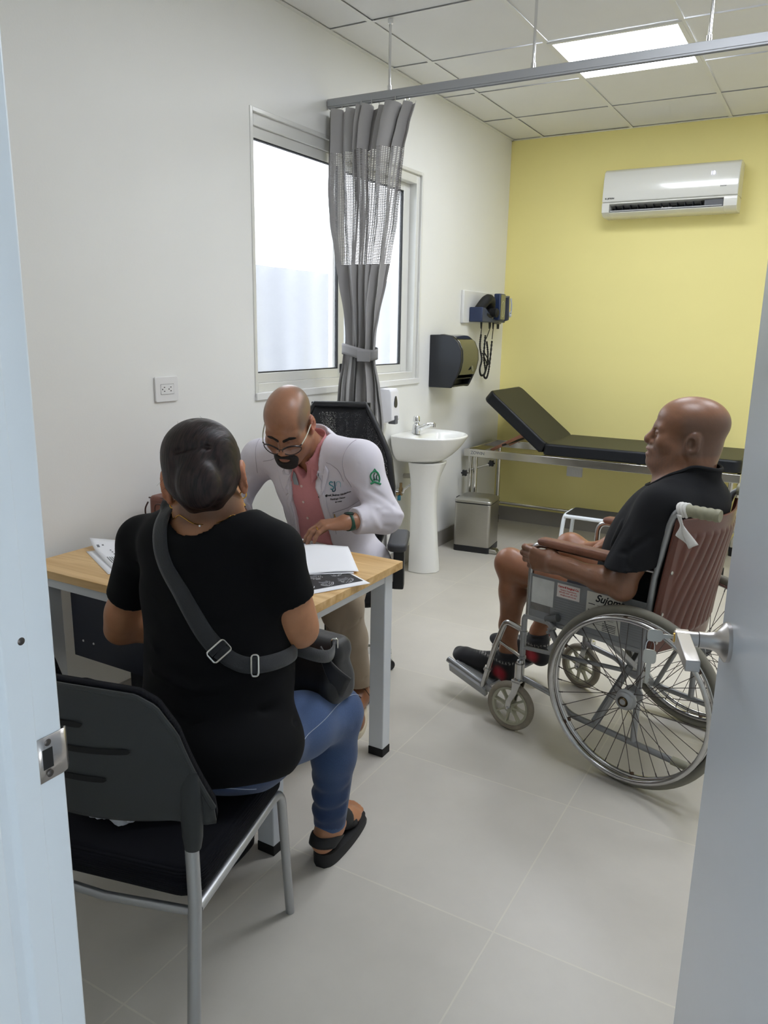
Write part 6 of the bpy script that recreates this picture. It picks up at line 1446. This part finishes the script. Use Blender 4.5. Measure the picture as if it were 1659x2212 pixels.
def lens_mat():
    m = bpy.data.materials.new('clear lens'); m.use_nodes = True; nt = m.node_tree; N, L = nt.nodes, nt.links; N.remove(N['Principled BSDF'])
    tr = N.new('ShaderNodeBsdfTransparent'); tr.inputs[0].default_value = (.93,.92,.93,1); gs = N.new('ShaderNodeBsdfGlossy'); gs.inputs['Roughness'].default_value = .03; mx = N.new('ShaderNodeMixShader'); mx.inputs[0].default_value = .06
    L.new(tr.outputs[0], mx.inputs[1]); L.new(gs.outputs[0], mx.inputs[2]); L.new(mx.outputs[0], N['Material Output'].inputs[0]); return m
M_lens = lens_mat()
for P in lens: q = MB(); q.add(P, [tuple(range(len(P)))]); keep(q.build('lens', M_lens, None, smooth=False), gobj)
for s_ in (-1, 1): keep(MB().tube(spline([gw(s_*.068, gy(.068)-.003, -.009), gw(s_*.077,.05,-.002), gw(s_*.081,.0,.004), gw(s_*.079,-.03,-.008)],5), .0021, 8).build('temple', mat('pale clear temple', (206,206,190), .25), None), gobj)
# pink shirt
FP = Field(); torso_d(FP, .006); tb_ = lambda x, y, z, o='che': np.array(dp[o])+BR@np.array([x, y, z])
FP.cone(np.array(dp['nb'])+[0,.005,.005], np.array(dp['nb'])+[0,.0,-.03], .074, .085, .03)
FP.cone(np.array(dp['nb'])+[0,-.02,.10], np.array(dp['nb'])+[0.0,-.028,-.01], .062, .062, .004, True); FP.ell(tb_(0,.130,.130), (.020,.04,.040), .004, None, True)
FP.fold([tb_(.0,.14,.10), tb_(.0,.145,0), tb_(0,.14,-.13)], .0022, .010)
for pts, amp, w in (([tb_(-.10,.12,-.13), tb_(-.03,.14,-.15), tb_(.06,.14,-.13)], -.005, .010), ([tb_(-.09,.12,-.19), tb_(0,.14,-.17), tb_(.08,.13,-.19)], .005, .012), ([tb_(-.09,.10,.02), tb_(-.03,.13,-.05)], -.003, .010), ([tb_(.09,.10,.0), tb_(.04,.13,-.06)], -.003, .010), ([tb_(.08,.12,-.09), tb_(.01,.14,-.11)], -.003, .008)): FP.fold(pts, amp, w)
FP.cut(np.array(dp['pel'])-[0,0,.03], (0,0,-1))
M_pink = mat('pink oxford cloth', (206,138,142), .8, sheen=.2, noise=.05, nscale=400, bump=.08, bscale=300)
sh_ = FP.build('shirt', M_pink, do, (.20,2.22,.46), (.95,2.80,1.14), .004, relax=2)
# shirt collar leaves and buttons
def sband(u, v):
    a = -2.55+5.1*u; r = .066+.014*v-.004*math.sin(v*PI); return Vector(np.array(dp['nb'])+BR@np.array([r*math.sin(a), -r*math.cos(a)*.95+.010, .060-.052*v+.010*math.cos(a)-.028*max(0,-math.cos(a))]))
q = MB(); q.grid(sband, 44, 7); keep(q.build('collar_band', M_pink, None, solid=.003), do)
def leaf(s_):
    P = [tb_(s_*.030,.100,.172), tb_(s_*.070,.040,.205), tb_(s_*.088,.080,.125), tb_(s_*.046,.146,.078)]; P = [np.array(p) for p in P]; q = MB()
    q.grid(lambda u, v: Vector(lerp(lerp(P[0], P[1], u), lerp(P[3], P[2], u), v)+np.array([0,-.006*math.sin(v*PI)*1,.006*math.sin(u*PI)])), 8, 8); return keep(q.build('collar', M_pink, None, solid=.003), do)
for s_ in (-1, 1): leaf(s_)
q = MB(); P4 = [snap(FP, tb_(.030,.13,.105), .004), snap(FP, tb_(.052,.12,.125), .004), snap(FP, tb_(.038,.13,.060), .004), snap(FP, tb_(.016,.14,.062), .004)]
q.add(P4, [(0,1,2,3)]); keep(q.build('collar_lining', mat('grey blue lining', (150,160,168), .8), None, solid=.002, smooth=False), do)
M_btn = mat('pearl button', (226,200,196), .3)
for z in (.065,-.005,-.080,-.150):
    p = snap(FP, tb_(.004,.16,z), .001); d = np.array(BR[:, 1]); keep(MB().lathe([(0,.0022),(.0035,.0018),(.0050,.0024),(.0054,.001),(.0050,0)], basis(p, BR[:, 0], BR[:, 2] if False else -BR[:, 2]*-1) @ Matrix.Rotation(PI/2*0, 4, 'X') if False else basis(p, BR[:, 2], BR[:, 0]), 14).build('button', M_btn, None), sh_)
# white coat
FW = Field(); torso_d(FW, .020)
FW.push(BR, dp['pel']); FW.ell((0,.015,-.02), (.215,.175,.13), .06); FW.ell((-.17,.02,-.08), (.05,.16,.17), .06); FW.ell((.17,.02,-.08), (.05,.15,.15), .06); FW.pop()
for S_ in 'LR':
    FW.chain([dp['sh'+S_], dp['el'+S_]], (.069,.060), .04); FW.sleeve(dp['el'+S_], dp['wr'+S_], .80, .061, .047, .03)
FW.cone(np.array(dp['nb'])+[0,.012,.022], np.array(dp['nb'])+[0,.0,-.03], .082, .10, .03)
FW.cone(np.array(dp['nb'])+[0,-.035,.12], np.array(dp['nb'])+[0,-.03,.0], .075, .074, .004, True)
# open front: remove a wedge that widens downwards
def wedge(P):
    q = (P-np.array(dp['che']))@BR; z = q[..., 2]; xc = -.004; l = .060+.0*z-.10*np.minimum(z, 0)*.35+.04*np.maximum(0, z-.08); r = .066-.22*np.minimum(z, 0)*.45+.04*np.maximum(0, z-.08)
    d = np.maximum(q[..., 0]-(xc+l), (xc-r)-q[..., 0]); return np.maximum(np.maximum(d, .02-q[..., 1]), -.5-z)
FW.ops.append(('sub', wedge, .004))
cw = lambda x, y, z, o='che': np.array(dp[o])+BR@np.array([x, y, z])
# sleeve and front folds
sl, el_, wr = map(np.array, (dp['shL'], dp['elL'], dp['wrL'])); sr, er = np.array(dp['shR']), np.array(dp['elR'])
for pts, amp, w in (([el_+[.03,-.06,.03], el_+[.07,.0,.02], el_+[.05,.05,.0]], .007, .011), ([el_+[.0,-.07,.0], el_+[.055,-.035,-.03]], -.007, .010), ([el_+[-.03,-.07,.035], el_+[.02,-.075,.055], el_+[.07,-.03,.06]], .006, .010), ([el_+[-.05,-.07,-.01], el_+[-.02,-.085,-.035]], .005, .009),
                    ([lerp(sl,el_,.45)+[.03,-.06,0], lerp(sl,el_,.75)+[.07,-.01,.0]], -.006, .010), ([lerp(sl,el_,.6)+[-.03,-.065,0], lerp(sl,el_,.85)+[.06,-.03,.01]], .006, .010), ([sl+[-.05,-.06,-.02], lerp(sl,el_,.5)+[-.01,-.07,.0], lerp(sl,el_,.7)+[.06,-.02,0]], .005, .012),
                    ([lerp(el_,wr,.3)+[.0,-.02,.06], lerp(el_,wr,.35)+[.03,-.045,.02], lerp(el_,wr,.3)+[.05,-.03,-.03]], .005, .009), ([lerp(el_,wr,.55)+[-.02,-.02,.055], lerp(el_,wr,.6)+[.03,-.04,.0]], -.004, .009),
                    ([lerp(sr,er,.35)+[.03,-.06,0], lerp(sr,er,.7)+[-.05,-.03,0]], -.005, .011), ([lerp(sr,er,.55)+[.04,-.06,0], lerp(sr,er,.9)+[-.03,-.05,.0]], .006, .011), ([er+[.05,-.06,.02], er+[-.02,-.06,-.02]], .006, .010), ([er+[.03,-.07,.05], er+[-.05,-.03,.03]], -.006, .010),
                    ([cw(-.17,.06,-.02), cw(-.12,.12,-.12)], -.004, .012), ([cw(.09,.13,.10), cw(.10,.13,-.05), cw(.09,.12,-.2)], .003, .012)): FW.fold(pts, amp*1.15, w*1.0)
# seams
FW.fold([cw(-.06,.09,.155), cw(-.12,.10,.135), cw(-.19,.06,.13)], -.0018, .003); FW.fold([cw(.07,.09,.150), cw(.13,.10,.13), cw(.2,.06,.12)], -.0018, .003)
for sg, s0 in ((-1, sl), (1, sr)): FW.fold([s0+BR@np.array([sg*.010,.0,.07]), s0+BR@np.array([sg*.03,.07,.02]), s0+BR@np.array([sg*.02,.07,-.08])], -.0022, .0035)
FW.fold([cw(.098,.12,.12), cw(.105,.13,-.02), cw(.10,.13,-.24)], -.0015, .003); FW.fold([cw(-.115,.12,.10), cw(-.13,.12,-.02), cw(-.16,.12,-.24)], -.0015, .003)
FW.fold([cw(-.125,.13,-.045), cw(-.205,.10,-.035)], -.0022, .003); FW.fold([cw(-.125,.13,-.045), cw(-.13,.12,-.13)], -.0015, .0025)
FW.cut((0,0,.40), (0,0,-1)); FW.cut((.6,2.40,.55), (.0,-.55,-1))
M_coat = mat('white coat cloth', (214,210,219), .75, bump=.08, bscale=60)
ct_ = FW.build('coat', M_coat, do, (.05,2.18,.36), (1.12,2.86,1.16), .0042, relax=2)
# stand collar and lapel edge
q = MB(); nb = np.array(dp['nb'])
def cband(u, v):
    a = -2.15+4.3*u; r = .086+.010*v; return Vector(nb+BR@np.array([r*math.sin(a), -r*math.cos(a)*.92+.012, .006+.036*v+.014*math.cos(a)-.03*max(0,-math.cos(a))]))
q.grid(cband, 40, 6); keep(q.build('coat_collar', M_coat, None, solid=.005), do)
def strip(pts, w, name, m=M_coat, off=.002): 
    o = ribbon(FW, pts, w, m, name, None, off, .003, 5); return keep(o, ct_)
strip([cw(-.078,.10,.155), cw(-.082,.13,.06), cw(-.088,.14,-.03), cw(-.10,.14,-.12)], .024, 'front_edge')
strip([cw(.068,.10,.155), cw(.070,.13,.06), cw(.072,.14,-.03), cw(.085,.14,-.12)], .020, 'front_edge')
M_seam = mat('lilac grey seam', (166,160,172), .85)
def cseam(pts, r=.0011): 
    P = [snap(FW, p, .0004) for p in spline([tuple(p) for p in pts], 7)]; keep(MB().tube(P, r, 5).build('seam', M_seam, None), ct_)
cseam([cw(-.075,.06,.175), cw(-.13,.08,.150), cw(-.185,.05,.135)]); cseam([cw(.075,.06,.175), cw(.13,.08,.145), cw(.19,.05,.125)])
cseam([sl+BR@np.array([.012,.0,.075]), sl+BR@np.array([.032,.06,.03]), sl+BR@np.array([.030,.075,-.03]), sl+BR@np.array([.015,.06,-.08])]); cseam([sr+BR@np.array([-.012,.0,.075]), sr+BR@np.array([-.034,.06,.03]), sr+BR@np.array([-.030,.075,-.03])])
cseam([cw(-.118,.14,-.046), cw(-.165,.13,-.040), cw(-.205,.10,-.034)], .0014); cseam([cw(-.118,.14,-.046), cw(-.120,.14,-.14)], .0010)
for sg in (-1, 1):
    A, B, C_, D_ = cw(sg*.066,.09,.168), cw(sg*.112,.10,.128), cw(sg*.094,.14,.050), cw(sg*.072,.14,.018); q = MB()
    q.grid(lambda u, v: Vector(snap(FW, lerp(lerp(A, B, u), lerp(D_, C_, u), v), .0045, 8)), 7, 9); keep(q.build('lapel', M_coat, None, solid=.003), ct_)
# embroidered logo and lines on the chest, badge on the sleeve
def onto(F, c, xdir, ydir, off):
    """maps flat artwork (x,y) onto a cloth surface near c"""
    xd, yd = np.array(xdir, float), np.array(ydir, float)
    def fn(x, y): return Vector(snap(F, np.array(c)+xd*x+yd*y, off, 8))
    return fn
def cloth_text(name, body, size, m, F, c, xd, yd, off, par, shear=0., align='CENTER', bold=.0, wx=1.):
    o = text(name, body, size, m, Matrix.Identity(4), None, align, 0., shear, bold, wx=wx); fn = onto(F, c, xd, yd, off)
    for v in o.data.vertices: v.co = fn(v.co.x, v.co.y)
    return keep(o, par)
# viewer reads left to right along the person's own left, so text runs towards -right
XD, YD = -BR[:, 0], BR[:, 2]
M_emb = mat('black embroidery', (28,26,34), .8); M_teal = mat('teal embroidery', (44,146,160), .7); M_grn = mat('green embroidery', (34,128,84), .7)
cc = cw(-.138,.12,.024)
cloth_text('stitched_name', 'Jose Jimenez Hiciano'.replace('Jose','Jos\u00e9').replace('Jimenez','Jim\u00e9nez'), .0108, M_emb, FW, cc+YD*.008, XD, YD, .0012, ct_, .25, bold=.0003)
cloth_text('stitched_title', 'Pat\u00f3logo Cl\u00ednico', .0096, M_emb, FW, cc-YD*.007, XD, YD, .0012, ct_, .15, bold=.0003)
cloth_text('stitched_title', 'Internista', .0085, M_emb, FW, cc-YD*.020, XD, YD, .0012, ct_, .15, bold=.0003)
lg = onto(FW, cc+YD*.042-XD*.012, XD, YD, .0022)
def arcp(cx_, cy_, r, a0, a1, n=12): return [(cx_+r*math.cos(a), cy_+r*math.sin(a)) for a in np.linspace(a0, a1, n)]
keep(MB().tube([lg(x, y) for x, y in arcp(-.008,.010,.008,.6,3.6)+arcp(-.008,-.005,.008,1.2,-2.4)], .0017, 6).build('logo_letter', M_teal, None), ct_)
keep(MB().tube([lg(x, y) for x, y in [(.006,.020),(.006,-.012)]+arcp(-.002,-.012,.008,0,-2.9)], .0017, 6).build('logo_letter', mat('dark teal embroidery', (26,74,96), .7), None), ct_)
keep(MB().tube([lg(x, y) for x, y in [(.006,.0)]+[(.012,.002)]+arcp(.021,.010,.008,3.1,0)+[(.029,-.004)]], .0012, 6).build('logo_letter', mat('pale teal embroidery', (150,196,206), .7), None), ct_)
bd = lerp(sl, el_, .28)+np.array([.064,-.045,.012]); xb = np.array([.72,.62,.0]); xb /= np.linalg.norm(xb); yb = np.array([-.25,.1,.96]); bf = onto(FW, bd, xb, yb, .0018)
q = MB(); q.tube([bf(x, y) for x, y in arcp(0,.0,.021,-.9,PI+.9+.0,18)], .0032, 6); q.tube([bf(x, y) for x, y in ((-.026,-.026),(-.008,-.018),(.02,-.024))], .0040, 6); q.tube([bf(x, y) for x, y in ((-.016,.012),(0,.03),(.016,.012))], .0024, 6); keep(q.build('badge_ring', M_grn, None), ct_)
q = MB(); q.tube([bf(x, y) for x, y in ((-.006,-.012),(-.007,.006),(-.002,.014))], .0022, 6); q.tube([bf(x, y) for x, y in ((.004,-.012),(.005,.004),(.010,.008))], .0022, 6); q.tube([bf(x, y) for x, y in ((-.012,-.011),(.0,-.008),(.012,-.011))], .0018, 6); keep(q.build('badge_figure', mat('dark green embroidery', (22,84,60), .7), None), ct_)
q = MB(); q.tube([Vector(snap(FW, cw(-.118,.13,-.050-.012*k)+np.array([.001*k,0,0]), .003)) for k in range(4)], [.0016,.0022,.0022,.0014], 8); keep(q.build('pen_clip', M_gold, None), ct_)
# wrist watch with green strap, ring
wd_ = (np.array(dp['wrL'])-np.array(dp['elL'])); wd_ /= np.linalg.norm(wd_); wc = lerp(dp['elL'], dp['wrL'], .93); xa = np.cross(wd_, [0,0,1]); xa /= np.linalg.norm(xa); za = np.cross(xa, wd_)
q = MB(); q.grid(lambda u, v: Vector(wc+wd_*(v-.5)*.020+(xa*math.cos(u*2*PI)*1.05+za*math.sin(u*2*PI)*.98)*.0325), 32, 3, True); keep(q.build('watch', mat('green watch strap', (24,74,58), .5), None, solid=.004), do)
q = MB(); q.lathe([(0,.008),(.017,.008),(.019,.004),(.019,0),(0,0)], basis(wc+za*.0325, wd_, xa), 24); keep(q.build('watch_face', M_black, None), do)
RH = lookat((-.80,-.72,-.10), (.0,-.15,1)); W0 = np.array(dp['wrL']); a1 = .46; yaw = .16*(1.2-2*.8)
fd = np.array([math.sin(yaw)*math.cos(a1), math.cos(yaw)*math.cos(a1), -math.sin(a1)]); rc = W0+.98*(RH@(np.array([-.0095,.088,.001])+fd*.024)); fw_ = RH@fd; u_ = np.cross(fw_, RH[:, 2]); u_ /= np.linalg.norm(u_); v_ = np.cross(u_, fw_)
keep(MB().tube([Vector(rc+.0108*(u_*math.cos(a)+v_*math.sin(a))) for a in np.linspace(0,2*PI,25)[:-1]], .0019, 8, closed=True).build('ring', M_gold, None), do)
# khaki trousers
FK = Field(); FK.push(BR, dp['pel']); FK.ell((0,0,-.02), (.178,.14,.10), .05); FK.pop()
for S_ in 'LR':
    FK.cone(dp['hi'+S_], dp['kn'+S_], .088, .076, .05); k_, a_ = np.array(dp['kn'+S_]), np.array(dp['an'+S_]); FK.chain([k_, lerp(k_, a_, .4), lerp(k_, a_, .97)], (.076,.068,.054), .03)
    for t, am in ((.10,.006),(.18,-.007),(.26,.006)): FK.fold([lerp(k_,a_,t)+[-.07,-.02,.02], lerp(k_,a_,t+.05)+[-.04,-.06,0], lerp(k_,a_,t+.02)+[.0,-.07,.01]], am, .010)
    for t, am in ((.08,.005),(.16,-.006)): FK.fold([lerp(k_,a_,t)+[.07,-.02,.02], lerp(k_,a_,t+.05)+[.045,-.06,0]], am, .010)
    FK.fold([lerp(k_,a_,.86)+[-.05,-.02,0], lerp(k_,a_,.9)+[0,-.055,0], lerp(k_,a_,.86)+[.05,-.02,0]], -.005, .010)
FK.cut((0,0,.125), (0,0,-1)); FK.build('trousers', mat('khaki twill', (156,140,120), .8, sheen=.1, bump=.08, bscale=200), do, (.36,2.02,.08), (.98,2.80,.68), .005)
# brown lace-up shoes
M_shoe = mat('brown leather shoe', (132,86,58), .4, noise=.12, nscale=20); M_sole = mat('cream rubber sole', (206,196,172), .6)
for S_, dv in (('L', (.42,-.91)), ('R', (.1,-.99))):
    a_ = np.array(dp['an'+S_]); d = np.array([dv[0], dv[1], 0]); d /= np.linalg.norm(d); n_ = np.array([-d[1], d[0], 0]); hz = np.array([a_[0], a_[1], 0])-d*.045
    Fs = Field(); Fs.push(np.stack([n_, d, np.array([0,0,1.])], 1), hz); Fs.ell((0,.035,.055), (.036,.045,.045), .03); Fs.cone((0,.045,.085), (0,.03,.13), .040, .038, .03); Fs.cone((0,.06,.075), (0,.17,.045), .036, .032, .04); Fs.ell((0,.205,.042), (.045,.062,.034), .03)
    Fs.fold([(-.04,.165,.07), (0,.165,.085), (.04,.165,.07)], -.002, .005); Fs.cut((0,0,.020), (0,0,-1)); Fs.cut((0,.0,.135), (0,0,1)); Fs.cone((0,.04,.16), (0,.04,.10), .030, .030, .004, True); Fs.pop()
    so = Fs.build('shoe', M_shoe, do, hz-[.30,.30,.0]+[0,0,0], hz+[.30,.30,.16], .004)
    q = MB(); us = np.linspace(0, 1, 18); wd = lambda u: (.036+.012*math.sin(max(0,u-.2)/.8*PI))*math.sqrt(max(.03, 1-(abs(u-.5)/.505)**6))
    P2 = [(wd(u), -.012+.285*u) for u in us]+[(-wd(u), -.012+.285*u) for u in us[::-1]]; q.loft([[Vector(hz+n_*x*s+d*y+np.array([0,0,z])) for x, y in P2] for z, s in ((0,.97),(.006,1.),(.022,1.0),(.025,.97))]); keep(q.build('sole', M_sole, None, angle=50), so)
    q = MB()
    for k in range(5): c = hz+d*(.075+.022*k)+np.array([0,0,.112-.011*k]); q.tube([Vector(c-n_*.02-np.array([0,0,.006])), Vector(c+np.array([0,0,.003])), Vector(c+n_*.02+d*.012-np.array([0,0,.006]))], .002, 6)
    q.tube(spline([tuple(hz+d*.07+np.array([0,0,.118])), tuple(hz+d*.08+n_*.03+np.array([0,0,.118])), tuple(hz+d*.10+n_*.055+np.array([0,0,.095]))],4), .0016, 6); keep(q.build('laces', mat('dark brown lace', (52,34,28), .8), None), so)
